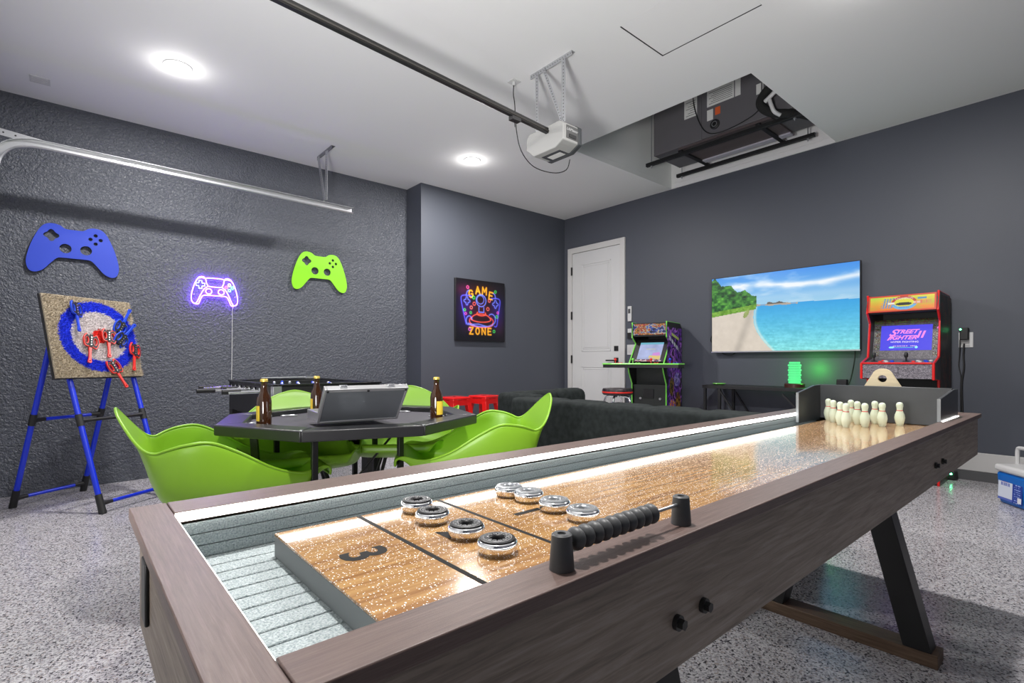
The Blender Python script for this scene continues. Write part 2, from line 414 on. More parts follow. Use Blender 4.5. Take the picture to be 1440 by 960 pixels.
# hatch panel
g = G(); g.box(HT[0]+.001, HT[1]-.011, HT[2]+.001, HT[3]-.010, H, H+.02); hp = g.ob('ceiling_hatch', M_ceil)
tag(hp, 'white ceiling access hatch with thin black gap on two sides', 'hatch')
g = G(); g.box(HT[0]+.002, HT[1]-.0005, HT[3]-.0095, HT[3]-.0005, H+.0008, H+.01); g.ob('gap_shade_strip', M_black, hp)  # black strips standing in for the shade inside the open hatch gap
g = G(); g.box(HT[1]-.0105, HT[1]-.0005, HT[2]+.002, HT[3]-.0100, H+.0008, H+.01); g.ob('gap_shade_strip', M_black, hp)
g = G(); g.box(HT[0]-.05, HT[1]+.05, HT[2]-.05, HT[3]+.05, H+.06, H+.08); struct(g.ob('ceiling_hatch_backing', M_black))
# baseboards
g = G(); g.box(XR-.022, XR, YN, 3.93, .155, .298); struct(g.ob('baseboard_right', M_trim, bev=.004))
g = G(); g.box(XR-.035, XR, YN, 3.93, .06, .155); struct(g.ob('trim_1', mat('dark curb paint', (.09, .09, .095, 1), .6)))
g = G(); g.box(XJ+.02, XR, YJ-.016, YJ, .04, .17); struct(g.ob('baseboard_far', M_trim, bev=.003))

# ------------------------------------------------------------------ door
dY0, dY1, dT = 3.966, 4.937, 2.565
g = G(); w = .075; X0 = XR-.025
g.box(X0, XR, dY0, dY0+w, .085, dT); g.box(X0, XR, dY1-w, dY1, .085, dT); g.box(X0, XR, dY0+w, dY1-w, dT-w, dT)
g.box(X0+.012, X0+.02, dY0-.0, dY1, dT-.004, dT)
dr = struct(g.ob('door_1', M_trim, bev=.004))
dr['label'] = 'white two panel door with black hardware in the right wall'
g = G(); a, b = dY0+w+.004, dY1-w-.004
g.box(XR-.012, XR-.001, a, b, .095, dT-w-.004)
def raised(g, ya, yb, za, zb):
    # routed moulding around a panel
    for q, d in ((0, .006), (.03, .004)):
        g.box(XR-.012-d, XR-.012, ya+q, yb-q, za+q, za+q+.012); g.box(XR-.012-d, XR-.012, ya+q, yb-q, zb-q-.012, zb-q)
        g.box(XR-.012-d, XR-.012, ya+q, ya+q+.012, za+q, zb-q); g.box(XR-.012-d, XR-.012, yb-q-.012, yb-q, za+q, zb-q)
leaf = g.ob('door_leaf', M_white, dr, bev=.002)
for za, zb in ((1.137, 2.32), (.26, .935)):
    g = G(); raised(g, 4.19, 4.687, za, zb); g.box(XR-.016, XR-.012, 4.24, 4.637, za+.05, zb-.05); g.ob('panel_moulding', M_white, leaf, bev=.002)
for z in (2.246, 1.634, 1.032, .40):
    g = G(); g.box(XR-.03, XR-.022, dY1-w-.012, dY1-w+.012, z-.055, z+.055); g.cyl((XR-.032, dY1-w, z-.055), (XR-.032, dY1-w, z+.055), .007, n=8); g.ob('hinge', M_black, dr)
g = G(); g.box(XR-.022, XR-.012, 4.07, 4.135, 1.135, 1.20); g.ob('deadbolt', M_black, leaf, bev=.003)
g = G(); g.box(XR-.022, XR-.012, 4.07, 4.135, .985, 1.05); g.cyl((XR-.02, 4.10, 1.015), (XR-.06, 4.10, 1.015), .01, n=10); g.box(XR-.068, XR-.052, 4.095, 4.235, 1.006, 1.024); g.ob('door_handle', M_black, leaf, bev=.002)
# wall switches beside the door
t_ = thing('door_control', 'slim white garage door control pad high beside the white door', 'wall control', (XR, 3.9, 1.6))
g = G(); g.box(XR-.022, XR-.001, 3.868, 3.925, 1.50, 1.69); g.ob('cover', M_white, t_, bev=.006)
g = G(); g.box(XR-.025, XR-.022, 3.880, 3.913, 1.60, 1.655); g.ob('display', M_grey, t_)
t_ = thing('motion_switch', 'black and white wall switch below the door control pad', 'wall switch', (XR, 3.9, 1.34))
g = G(); g.box(XR-.012, XR-.001, 3.865, 3.93, 1.29, 1.41); g.ob('wall_plate', M_white, t_, bev=.003)
g = G(); g.box(XR-.03, XR-.012, 3.872, 3.923, 1.285, 1.36); g.ob('sensor_body', M_black, t_, bev=.004)
t_ = thing('light_switch', 'white double rocker light switch lowest beside the white door', 'light switch', (XR, 3.87, 1.15))
g = G(); g.box(XR-.010, XR-.001, 3.80, 3.94, 1.085, 1.21); g.ob('wall_plate', M_white, t_, bev=.003)
for yy in (3.835, 3.905): g = G(); g.box(XR-.015, XR-.010, yy-.017, yy+.017, 1.115, 1.18); g.ob('rocker', M_trim, t_, bev=.002)

# ------------------------------------------------------------------ ceiling lights
M_diff = emis('lit diffuser', (1, .97, .93, 1), 9)
cl = None
names = ['round recessed ceiling light at left near the textured wall', 'round recessed ceiling light between opener and poster wall', 'round recessed ceiling light above the near end of the bowling table', 'round recessed ceiling light near the attic opening and right wall', 'round recessed ceiling light behind the opener rail']
for k, (x, y) in enumerate(DOWNLIGHTS):
    t_ = thing('ceiling_light', names[k], 'ceiling light', (x, y, H), 0, 'recessed ceiling lights')
    g = G(); g.lathe([(.085, 0), (.083, -.006), (.07, -.008), (.07, 0)], (0, 0, 0), 32); loc_ob(g, 'ring', M_white, t_, smooth=True)
    g = G(); g.lathe([(0, -.012), (.04, -.011), (.07, -.006)], (0, 0, 0), 32); loc_ob(g, 'diffuser', M_diff, t_, smooth=True)
    ld = bpy.data.lights.new('downlight', 'AREA'); ld.shape = 'DISK'; ld.size = .13; ld.energy = DOWN_W; ld.color = (1, .975, .95)
    lo = bpy.data.objects.new('downlight', ld); COL.objects.link(lo); lo.parent = t_; lo.location = (0, 0, -.02)
    pd = bpy.data.lights.new('glow', 'POINT'); pd.shadow_soft_size = .045; pd.energy = GLOW_W; pd.color = (1, .975, .95)
    po = bpy.data.objects.new('glow', pd); COL.objects.link(po); po.parent = t_; po.location = (0, 0, -.075)
g = G(); g.box(-.205, -.095, 4.905, 5.02, H-.004, H)
for k in range(5): g.box(-.195, -.105, 4.912+k*.021, 4.922+k*.021, H-.006, H-.004)
tag(g.ob('ceiling_grille', mat('grille', (.60, .60, .60, 1), .6)), 'small square ceiling grille at far left near the textured wall', 'ceiling vent')

# ------------------------------------------------------------------ bowling table
T = thing('bowling_table', 'long brown grey wooden tabletop bowling and shuffleboard table with lit gutters', 'game table', (1.43, .626, 0))
ZR = .79; XA, XE = .066, 2.80; YA, YB = .335, .918; iX, iYa, iYb = .111, .387, .848; CT = .016
g = G(); g.box(XA, iX, YA+.0, YB, ZR-CT, ZR)
g.ob('end_rail', M_woody, T, bev=.0015)
g = G(); g.box(iX+.0008, XE, YA, iYa, ZR-CT, ZR); g.ob('side_rail', M_woodx, T, bev=.0015)
g = G(); g.box(iX+.0008, XE, iYb, YB, ZR-CT, ZR); g.ob('side_rail', M_woodx, T, bev=.0015)
g = G(); g.box(2.535, XE, iYa+.0005, iYb-.0005, ZR-CT, ZR); g.ob('end_deck', M_woody, T, bev=.0015)
AZ = .637
g = G(); g.box(.078, 2.785, .345, .375, AZ-.012, ZR-CT); g.ob('apron', M_apronx, T, bev=.001)
g = G(); g.box(.078, 2.785, .878, .905, AZ-.012, ZR-CT); g.ob('apron', M_apronx, T, bev=.001)
g = G(); g.box(.078, .105, .3755, .8775, AZ-.012, ZR-CT); g.ob('apron', M_aprony, T, bev=.001)
g = G(); g.box(2.758, 2.785, .3755, .8775, AZ-.012, ZR-CT); g.ob('apron', M_aprony, T, bev=.001)
GZ = .717
g = G(); g.box(.105, 2.757, .3755, .8775, GZ-.03, GZ-.0045); g.ob('bottom_panel', M_dgrey, T)
# carpet gutter with ribs along x
g = G(); nr = 15
for k in range(nr):
    ya = .3765+k*(.501/nr); yb = ya+.501/nr-.003
    g.box(.106, 2.53, ya, yb, GZ-.004, GZ+.0015)
g.ob('gutter_carpet', M_carpet, T, bev=.0015)
g = G()
for s, yf in ((-1, iYb+.006), (1, iYa-.006)):
    for k in range(3):
        z0 = GZ+.002+k*.0175; off = .0035*(k % 2)
        g.box(.106, 2.53, min(yf, yf-s*-.004)-off*0, max(yf, yf-s*-.004), z0, z0+.0165)
g.box(.106, .1095, .3765, .8765, GZ, ZR-CT)
g.ob('gutter_wall', M_carpet, T, bev=.001)
# led strips under the rail lips
for (a, b, c, d, nm) in ((iX+.002, 2.53, iYb-.0015, iYb+.004, 'far'), (iX+.002, 2.53, iYa-.004, iYa+.0, 'near'), (iX-.003, iX, iYa+.003, iYb-.003, 'end')):
    g = G(); z1 = ZR-.0006 if nm == 'far' else (ZR-CT if nm != 'end' else ZR-.003)
    if nm == 'far': g.box(a, b, iYb-.003, iYb-.0002, ZR-.0135, ZR-.0012)
    elif nm == 'near': g.box(a, b, iYa+.0002, iYa+.0022, ZR-.0135, ZR-.003)
    else: g.box(iX+.0002, iX+.0015, c, d, ZR-.008, ZR-.003)
    g.ob('led_strip', M_led, T)
# lane
LX0, LX1, LY0, LY1, LZ = .226, 2.53, .447, .787, .752
g = G(); g.box(LX0, LX1, LY0, LY1, LZ-.004, LZ); lane = g.ob('lane', M_lane, T, bev=.0008)
g = G(); g.box(LX0+.0002, LX1, LY0+.0004, LY1-.0004, GZ+.002, LZ-.004); g.ob('lane_core', mat('grey lane side', (.16, .17, .175, 1), .5), lane)
for x in (.353, .502):
    g = G(); g.box(x-.0035, x+.0035, LY0+.001, LY1-.001, LZ, LZ+.0003); g.ob('scoring_line', M_ink, lane)
Mtx = lambda x, y: frame((x, y, LZ+.0002), (0, -1, 0), (1, 0, 0))
text('3', Mtx(.287, .627), .082, M_ink, 'numeral', lane, .0001, bold=.002)
text('2', Mtx(.428, .62), .075, M_ink, 'numeral', lane, .0001, bold=.002)
text('1', Mtx(.572, .627), .075, M_ink, 'numeral', lane, .0001, bold=.002)
# pin box
g = G(); g.box(2.518, 2.530, iYa-.003, iYb-.001, LZ+.001, .899); g.ob('backboard', M_dgrey, T, bev=.0015)
g = G(); g.prism([(2.277, .745), (2.517, .745), (2.517, .897), (2.455, .897), (2.277, .872)], .010, frame((0, iYb-.006, 0), (1, 0, 0), (0, 0, 1))); g.ob('pin_box_side', M_dgrey, T, bev=.001)
g = G(); g.prism([(2.290, .7905), (2.60, .7905), (2.60, .893), (2.530, .895), (2.290, .870)], .010, frame((0, iYa+.002, 0), (1, 0, 0), (0, 0, 1))); g.ob('pin_box_side', M_dgrey, T, bev=.001)
M_edge = mat('pale edge banding', (.30, .32, .33, 1), .4)
for bx in ((2.287, 2.2899, iYa-.008, iYa+.002, .7905, .870), (2.2745, 2.2768, iYb-.016, iYb-.006, .75, .872)):
    g = G(); g.box(*bx); g.ob('edge_strip', M_edge, T)
g = G(); g.box(2.30, 2.59, iYa-.0125, iYa-.0095, .7903, .7925); g.ob('led_strip', M_led, T)
# bolts on the apron
for x, z in ((.563, .682), (.625, .684), (2.00, .684), (2.10, .684)):
    g = G(); g.cyl((x, .345, z), (x, .3395, z), .0095, n=20); g.cyl((x, .3395, z), (x, .333, z), .0065, n=6); g.ob('bolt', M_black, T)
for x in (1.62, 1.70):
    g = G(); g.cyl((x, .40, AZ-.012), (x, .40, AZ-.03), .006, n=10); g.cyl((x, .40, AZ-.03), (x, .40, AZ-.036), .009, n=6); g.ob('bolt', M_black, T)
# bottle opener plate on the end apron
g = G(); g.box(.073, .078, .79, .83, .665, .745); g.ob('bottle_opener', M_blackmetal, T, bev=.002)
# legs: splayed steel posts on wooden feet
M_foot = wood_mat('brown foot wood', (18, 1.0, 18), (.15, .092, .058, 1), (.08, .048, .03, 1), (.21, .135, .09, 1), rough=.5)
for xf in (2.06, .70):
    g = G(); zf = fz(xf)
    g.box(xf, xf+.085, .348, .90, zf, zf+.042); foot = g.ob('foot_beam', M_foot, T, bev=.002)
    for s in (-1, 1):
        c0 = .626+s*(.626-.402); c1 = .626+s*.085; ww = .0375
        g = G(); v = []
        for z, c in ((zf+.042, c0), (AZ-.012, c1)):
            for dx in (.004, .074):
                for dy in (-ww, ww): v.append(g.bm.verts.new((xf+dx, c+dy, z)))
        for f in ((0, 1, 3, 2), (4, 5, 7, 6), (0, 1, 5, 4), (1, 3, 7, 5), (3, 2, 6, 7), (2, 0, 4, 6)): g.bm.faces.new([v[i] for i in f])
        g.ob('leg', M_blackmetal, T, bev=.002)
# plywood pin rack standing on the end deck
g = G()
pl = [(-.125, 0), (.125, 0), (.035, .158)] + arc(0, .145, .038, .036, 20, 160, 8) + [(-.035, .158)]
g.prism(pl, .012, frame((2.60, .620, ZR), (0, -1, 0), (0, 0, 1)), [arc(.0, .138, .016, .015, 0, 340, 17)])
tag(g.ob('pin_rack', M_ply, bev=.001), 'pale plywood trapezoid with round hole standing behind the dark backboard', 'pin rack')
# pins
pins = [(2.44, .775), (2.44, .692), (2.44, .609), (2.44, .528), (2.37, .735), (2.37, .650), (2.362, .566), (2.29, .686), (2.288, .603), (2.228, .648)]
plab = ['leftmost cream bowling pin, farthest back by the left side board', 'cream bowling pin almost hidden behind the front pins', 'cream bowling pin just behind the second pin from the right', 'cream bowling pin standing alone at the right of the set',
        'second cream bowling pin from the left', 'cream bowling pin in the middle of the set, behind the two front pins', 'second cream bowling pin from the right', 'third cream bowling pin from the left', 'cream bowling pin nearest on the right of the head pin', 'foremost cream bowling pin at the head of the set']
def pin0():
    t = thing('bowling_pin', plab[0], 'bowling pin', (pins[0][0], pins[0][1], LZ), 0, 'ten small bowling pins on the lane')
    g = G(); g.lathe([(0, 0), (.0095, 0), (.0115, .004), (.0155, .020), (.0170, .030), (.0155, .042), (.0112, .054), (.0096, .060), (.0100, .068), (.0118, .076), (.0110, .084), (.0070, .0895), (0, .091)], n=24)
    loc_ob(g, 'body', M_pin, t, smooth=True, shade=60)
    g = G(); g.lathe([(.0103, .0575), (.0107, .058), (.0102, .060), (.0098, .060)], n=24); loc_ob(g, 'neck_stripe', M_red, t, smooth=True)
    return t
p0 = pin0()
for k in range(1, 10): dup(p0, (pins[k][0], pins[k][1], LZ), k*.7, plab[k])
# pucks
pucks = [(.435, .751, 'black'), (.423, .683, 'black'), (.424, .595, 'black'), (.419, .519, 'black'), (.615, .725, 'silver'), (.618, .675, 'silver'), (.611, .604, 'silver'), (.608, .539, 'silver')]
ordn = ['farthest', 'second farthest', 'second nearest', 'nearest']
M_cap = {'black': mat('black puck cap', (.008, .008, .009, 1), rough=.4, spec=.25), 'silver': mat('silver puck cap', (.34, .36, .38, 1), rough=.3, metal=.6)}
first = {}
for k, (x, y, c) in enumerate(pucks):
    lab = '%s of the four chrome pucks with %s caps on the lane' % (ordn[k % 4], c)
    if c in first: dup(first[c], (x+.004, y, LZ), k*.9, lab); continue
    t = thing('shuffle_puck', lab, 'puck', (x+.004, y, LZ), 0, 'chrome shuffle pucks with %s caps' % c); first[c] = t
    g = G(); g.lathe([(0, 0), (.020, 0), (.0235, .0015), (.0245, .004), (.0262, .008), (.0268, .012), (.0262, .0155), (.024, .0175), (.0205, .0182), (.0198, .017)], n=40); loc_ob(g, 'body', M_chrome, t, smooth=True, shade=50)
    g = G(); g.lathe([(.0238, .0176), (.0228, .0195), (.017, .0202), (.0112, .0197), (.0088, .0165), (.0078, .0120), (0, .0118)], n=40); cap = loc_ob(g, 'cap', M_cap[c], t, smooth=True, shade=50)
    g = G()
    for q in range(12):
        a = q*math.pi/6; g.tube([(math.cos(a)*.0135+math.cos(a+b)*.0026*1.0, math.sin(a)*.0135+math.sin(a+b)*.0026, .0202) for b in (0, 1.26, 2.51, 3.77, 5.03)], .0004, n=5, closed=True)
    for q in (0,):
        g.tube([(math.cos(a)*.0185, math.sin(a)*.0185, .0201) for a in np.linspace(0, 2*math.pi, 30)[:-1]], .0005, n=5, closed=True)
    o = loc_ob(g, 'cap_lettering', M_alum, cap); o.location = (0, 0, 0)
# abacus scorer
t = thing('abacus_scorer', 'grey bead abacus score counter standing on the near rail', 'score counter', (.487, .362, ZR))
for x in (.379, .602):
    g = G(); g.lathe([(0, 0), (.0128, 0), (.0128, .002), (.0104, .035), (.0085, .0365), (.0045, .0362), (.0040, .034), (0, .034)], (x, .362, ZR), 28); g.ob('post', M_grey, t, smooth=True)
zr = ZR+.026
g = G(); g.cyl((.379, .362, zr), (.602, .362, zr), .0022, n=10); g.ob('rod', M_steel, t, smooth=True)
for k in range(10):
    xc = .4005+k*.0148
    g = G(); h = .0074
    g.lathe([(.003, -h), (.0062, -h), (.0102, -h*.62), (.0120, -h*.25), (.0122, 0), (.0120, h*.25), (.0102, h*.62), (.0062, h), (.003, h)], n=20, M=Matrix.Translation((xc, .362, zr)) @ Matrix.Rotation(math.pi/2, 4, 'Y')); g.ob('bead', M_grey, t, smooth=True, shade=50)

# ------------------------------------------------------------------ wall controllers
def pad_outline():
    half = [(0, .158), (.045, .160), (.075, .180), (.115, .186), (.150, .172), (.180, .128), (.212, .045), (.232, -.035), (.236, -.085), (.222, -.128), (.192, -.138), (.155, -.118), (.118, -.072), (.088, -.038), (.06, -.032), (0, -.032)]
    r = smooth(half, 5); l = [(-x, y) for x, y in reversed(r)]
    return r[:-1]+l[:-1]
def controller(cx, cz, w, m, label):
    s = w/.472
    out = [(x*s, y*s) for x, y in pad_outline()][::-1]
    C = lambda x, y, r, n=20: [(x*s+r*s*math.cos(2*math.pi*k/n), y*s+r*s*math.sin(2*math.pi*k/n)) for k in range(n)]
    dp = []
    for k in range(32):
        a = 2*math.pi*k/32; rr = .034*(1+.17*math.cos(4*a)); dp.append((-.115*s+rr*s*math.cos(a), .108*s+rr*s*math.sin(a)))
    holes = [dp, C(-.045, .030, .031), C(.060, .030, .031), C(.110, .138, .0115, 14), C(.110, .082, .0115, 14), C(.083, .110, .0115, 14), C(.137, .110, .0115, 14)]
    g = G(); g.prism(out, .012, frame((cx, YL-.016, cz), (1, 0, 0), (0, 0, 1)), holes)
    return tag(g.ob('controller_sign', m), label, 'wall decoration', 'game controller cutouts on the textured wall')
controller(.04, 1.845, .556, M_bluepaint, 'blue wooden game controller cutout hung above the target board')
controller(1.972, 1.893, .566, M_greenpaint, 'lime green wooden game controller cutout on the textured wall')
# neon controller sign
t = thing('neon_sign', 'violet neon tube sign shaped like a game controller', 'neon sign', (1.01, YL, 1.62))
M_neon = emis('violet neon', (.20, .05, 1.0, 1), 55.0)
Yn = YL-.03; cxn = 1.014
def mir(p): return (2*cxn-p[0], p[1])
nl = {
 'left_outline': [(.915, 1.762), (.893, 1.757), (.874, 1.735), (.853, 1.69), (.834, 1.62), (.828, 1.565), (.836, 1.53), (.855, 1.518), (.868, 1.525), (.885, 1.56), (.905, 1.61), (.93, 1.655), (.955, 1.678), (.945, 1.71), (.940, 1.74), (.930, 1.757), (.915, 1.762)],
 'lower_edge': [(.860, 1.514), (.882, 1.516), (.895, 1.545), (.910, 1.582), (.930, 1.597), (.97, 1.598), (cxn, 1.598)],
 'pad_edge': [(.958, 1.680), (.98, 1.676), (cxn, 1.676)], 'top_edge': [(.945, 1.752), (.98, 1.755), (cxn, 1.755)], 'shoulder': [(.880, 1.745), (.91, 1.752), (.937, 1.748)]}
for nm, pts in nl.items():
    for m_ in (0, 1):
        P_ = [mir(p) if m_ else p for p in pts]
        g = G(); g.tube([(x, Yn, z) for x, z in smooth(P_, 4)], .0032, n=8); g.ob('tube', M_neon, t, smooth=True, shade=80)
for cx_ in (.964, 1.064):
    g = G(); g.tube([(x, Yn, z) for x, z in arc(cx_, 1.634, .024, .024, 0, 345, 23)], .0032, n=8, closed=True); g.ob('tube', M_neon, t, smooth=True, shade=80)
cr = [(-.012, .034), (.012, .034), (.013, .013), (.034, .012), (.034, -.012), (.013, -.013), (.012, -.034), (-.012, -.034), (-.013, -.013), (-.034, -.012), (-.034, .012), (-.013, .013)]
g = G(); g.tube([(.899+x, Yn, 1.690+z) for x, z in cr], .003, n=8, closed=True)
o = g.ob('cross_tube', emis('white neon', (.75, .95, 1, 1), 4), t, smooth=True, shade=80); o['label'] = 'white neon direction cross'
for dx, dz, c, nm in ((-.026, .0, (1, .08, .3, 1), 'pink'), (0, .024, (1, .8, .15, 1), 'yellow'), (.026, 0, (.1, 1, .4, 1), 'green'), (0, -.026, (.15, .75, 1, 1), 'cyan')):
    g = G(); g.tube([(x, Yn, z) for x, z in arc(1.131+dx, 1.681+dz, .0105, .0115, 0, 340, 15)], .003, n=8, closed=True)
    o = g.ob('button_tube', emis(nm+' neon', c, 8), t, smooth=True, shade=80); o['label'] = nm+' neon button ring'
g = G()
for x, z in ((.85, 1.6), (1.18, 1.6), (cxn, 1.755), (cxn, 1.598)): g.cyl((x, Yn+.003, z), (x, YL, z), .004, n=8)
g.ob('standoff', M_white, t)
g = G(); g.tube([(1.162, Yn+.01, 1.51), (1.160, YL-.006, 1.46), (1.157, YL-.006, 1.0), (1.150, YL-.006, .6), (1.146, YL-.006, .25)], .0028, n=6)
g.ob('power_cord', M_white, t, smooth=True)

# ------------------------------------------------------------------ poster
t = thing('game_poster', 'black canvas poster with neon joystick and the words GAME ZONE', 'poster', (3.806, YJ, 1.25))
g = G(); g.box(3.432, 4.181, YJ-.035, YJ-.001, 1.245, 1.985); g.ob('canvas', M_black, t, bev=.003)
LET = {'G': [[(.9, .82), (.7, .97), (.35, 1), (.08, .75), (.05, .3), (.3, .02), (.7, .02), (.92, .22), (.92, .48), (.55, .48)]], 'A': [[(0, 0), (.5, 1), (1, 0)], [(.2, .35), (.8, .35)]],
       'M': [[(0, 0), (.05, 1), (.5, .35), (.95, 1), (1, 0)]], 'E': [[(.9, 1), (.05, 1), (.05, 0), (.9, 0)], [(.05, .52), (.75, .52)]], 'Z': [[(.05, 1), (.95, 1), (.05, 0), (.95, 0)]],
       'O': [arc(.5, .5, .46, .5, 0, 360, 20)], 'N': [[(.05, 0), (.05, 1), (.95, 0), (.95, 1)]]}
def poster(u, v):
    n = len(u); out = np.zeros((n, 3))+np.array([13, 12, 17]); x = u; y = v
    def glow(cx, cy, rx, ry, c, k): 
        nonlocal out
        out = out+np.exp(-(((x-cx)/rx)**2+((y-cy)/ry)**2))[:, None]*np.array(c)*k*.6
    glow(.18, .5, .16, .3, (60, 20, 190), .6); glow(.84, .5, .16, .28, (40, 30, 200), .6); glow(.5, .5, .3, .22, (130, 10, 20), .55); glow(.5, .85, .35, .1, (120, 40, 10), .5); glow(.12, .82, .12, .1, (120, 10, 60), .5); glow(.5, .18, .3, .06, (110, 50, 0), .5); glow(.9, .25, .1, .2, (90, 10, 50), .4)
    def stroke(pts, c, w=.008, gl=.03):
        nonlocal out
        d = sdl(x, y*.99, [(p[0], p[1]*.99) for p in pts])
        out = out+np.exp(-(d/(gl*.6))**2)[:, None]*np.array(c)*.30
        a = np.clip(1.4-d/w, 0, 1)[:, None]; out = out*(1-a)+np.array(c)*a
    def word(w, cx, cy, h, sp, r, c):
        k0 = (len(w)-1)/2
        for i, ch in enumerate(w):
            a = (i-k0)*r; bx = cx+(i-k0)*sp; by = cy-abs(i-k0)**2*abs(r)*.35
            for s in LET[ch]:
                stroke([(bx+((px-.5)*h*.72)*math.cos(-a)-((py-.5)*h)*math.sin(-a), by+((px-.5)*h*.72)*math.sin(-a)+((py-.5)*h)*math.cos(-a)) for px, py in s], c, .0135, .03)
    word('GAME', .5, .845, .115, .137, .10, (255, 176, 40)); word('ZONE', .49, .165, .105, .125, 0, (255, 176, 40))
    B = (110, 130, 255); Rr = (255, 90, 70)
    for cx in (.5,):
        stroke(arc(.5, .67, .10, .098, 0, 360, 30), B); stroke(arc(.485, .685, .072, .07, 0, 360, 24), B, .006)
        stroke([(.455, .56), (.455, .48), (.555, .48), (.555, .56)], B)
        stroke(arc(.505, .455, .09, .035, 150, 390, 20), Rr); stroke(arc(.50, .35, .20, .10, 5, 175, 22), Rr); stroke(arc(.5, .36, .20, .045, 185, 355, 20), Rr); stroke(arc(.51, .33, .245, .10, 150, 400, 30), Rr); stroke(arc(.50, .29, .25, .06, 190, 350, 20), Rr)
        stroke(arc(.5, .31, .27, .07, 200, 330, 22)+arc(.72, .37, .08, .09, -40, 130, 12), B); stroke(arc(.26, .33, .06, .075, 20, 240, 14)+[(.45, .28), (.6, .25)], B)
    stroke(smooth([(.20, .27), (.15, .45), (.10, .67), (.14, .73), (.28, .735), (.30, .72)], 5), (90, 90, 255)); stroke([(.20, .74), (.22, .80), (.25, .82)], B)
    stroke(smooth([(.72, .72), (.84, .73), (.90, .68), (.86, .45), (.83, .27), (.78, .255)], 5), (90, 90, 255)); stroke([(.80, .74), (.79, .79), (.76, .81)], B)
    for cx, cy in ((.215, .645), (.80, .63)):
        stroke([(cx+.052*(1+.3*math.cos(4*a))*math.cos(a)*.9, cy+.052*(1+.3*math.cos(4*a))*math.sin(a)) for a in np.linspace(0, 2*math.pi, 33)], B, .007)
    for cx, cy, c, r in ((.23, .87, (255, 90, 170), .022), (.35, .71, (60, 230, 90), .024), (.36, .61, (255, 100, 90), .026), (.30, .545, (255, 130, 110), .024), (.67, .68, (255, 110, 100), .024), (.64, .54, (255, 110, 90), .026), (.17, .50, (80, 230, 90), .018), (.19, .44, (230, 90, 200), .018), (.83, .42, (80, 230, 90), .022), (.85, .49, (230, 80, 190), .018), (.27, .19, (230, 110, 230), .022), (.77, .17, (60, 220, 90), .022), (.80, .84, (60, 220, 90), .02), (.29, .46, (60, 220, 90), .018)):
        stroke(arc(cx, cy, r, r, 0, 360, 10), c, .006, .025)
    return out
gprint('print', frame((3.435, YJ-.0355, 1.248), (1, 0, 0), (0, 0, 1)), .743, .734, 150, 150, poster, M_print, t)

# ------------------------------------------------------------------ target board on easel
yaw = .595; ED = Vector((math.cos(yaw), math.sin(yaw), 0)); EN = Vector((-math.sin(yaw), math.cos(yaw), 0))
def EW(d, n, z): v = ED*d+EN*n; return Vector((v.x, v.y, z))
t = thing('target_easel', 'blue tube folding easel with black joints under the axe target', 'easel', tuple(EW(2.76, 3.85, .0)))
def seg(a, b, f): return a+(b-a)*f
frL = (EW(2.56, 3.470, fz(.18)), EW(2.56, 3.86, 1.16)); frR = (EW(3.0, 3.470, fz(.54)), EW(3.0, 3.86, 1.16))
reL = (EW(2.52, 4.235, fz(-.28)), EW(2.54, 3.90, 1.16)); reR = (EW(2.975, 4.235, fz(.09)), EW(2.985, 3.90, 1.16))
for a, b in (frL, frR, reL, reR):
    g = G(); g.cyl(seg(a, b, .08), b, .0165, n=16); lg = g.ob('leg', M_blue, t, smooth=True)
    g = G(); g.cyl(a, seg(a, b, .105), .022, .021, n=16); g.ob('foot_cap', M_black, lg, smooth=True)
    g = G(); g.cyl(seg(a, b, .49), seg(a, b, .555), .0205, n=16); g.ob('joint_sleeve', M_black, lg, smooth=True)
for (a, b), (c, d) in ((frL, frR), (reL, reR)):
    for f, col in ((.055, M_blue), (.52, M_blue if a is reL[0] else M_black)):
        p, q = seg(a, b, f), seg(c, d, f)
        g = G(); g.cyl(p, q, .012, n=12); cb = g.ob('crossbar', col, t, smooth=True)
        for s0, s1 in ((p, q), (q, p)):
            u = (s1-s0).normalized(); g = G(); g.cyl(s0, s0+u*.05, .019, .014, n=12); g.cyl(s0+u*.05+Vector((0, 0, .0)), s0+u*.075, .014, .0125, n=12)
            g.cyl(s0+Vector((0, 0, .012)), s0+u*.062+Vector((0, 0, .004)), .006, n=8); g.ob('bracket', M_black, cb, smooth=True)
g = G(); g.cyl(EW(2.53, 3.885, 1.16), EW(3.01, 3.885, 1.16), .014, n=12); g.ob('top_bar', M_black, t, smooth=True)
# board: corners from the photo, scaled onto the easel
S_ = .955
def cs(p): return Vector((p[0]*S_, p[1]*S_, 1+(p[2]-1)*S_))
TL, TR_, BL_, BR_ = cs((-.138, 4.779, 1.472)), cs((.372, 5.124, 1.468)), cs((-.059, 4.657, .888)), cs((.451, 5.002, .887))
bu = (BR_-BL_).normalized(); bw = (BR_-BL_).length; bvv = (TL-BL_); bvv = (bvv-bu*bvv.dot(bu)).normalized(); bh = ((TL-BL_)+(TR_-BR_)).length/2
MB = frame(BL_, bu, bvv)       # z towards the camera
t = thing('axe_target', 'square bristle target board with blue ring, white ring and red centre', 'target board', tuple(BL_+bu*bw/2))
g = G(); g.box(-.004, bw+.004, -.004, bh+.004, -.032, -.012, MB); g.ob('backing', M_black, t, bev=.002)
g = G(); g.box(0, bw, 0, bh, -.0118, 0, MB); g.ob('bristle_base', mat('tan bristle', (.42, .35, .26, 1), 1, bump=(300, 1, .004)), t)
M_br = attr_mat('dyed bristle', 0, .95)
def target_col(u, v, w):
    d = math.hypot(u-.545, v-.51)+w
    if d > .445: return (.50, .42, .31)
    if d > .315: return (.015, .045, .75)
    if d > .085: return (.72, .66, .66)
    return (.78, .02, .015)
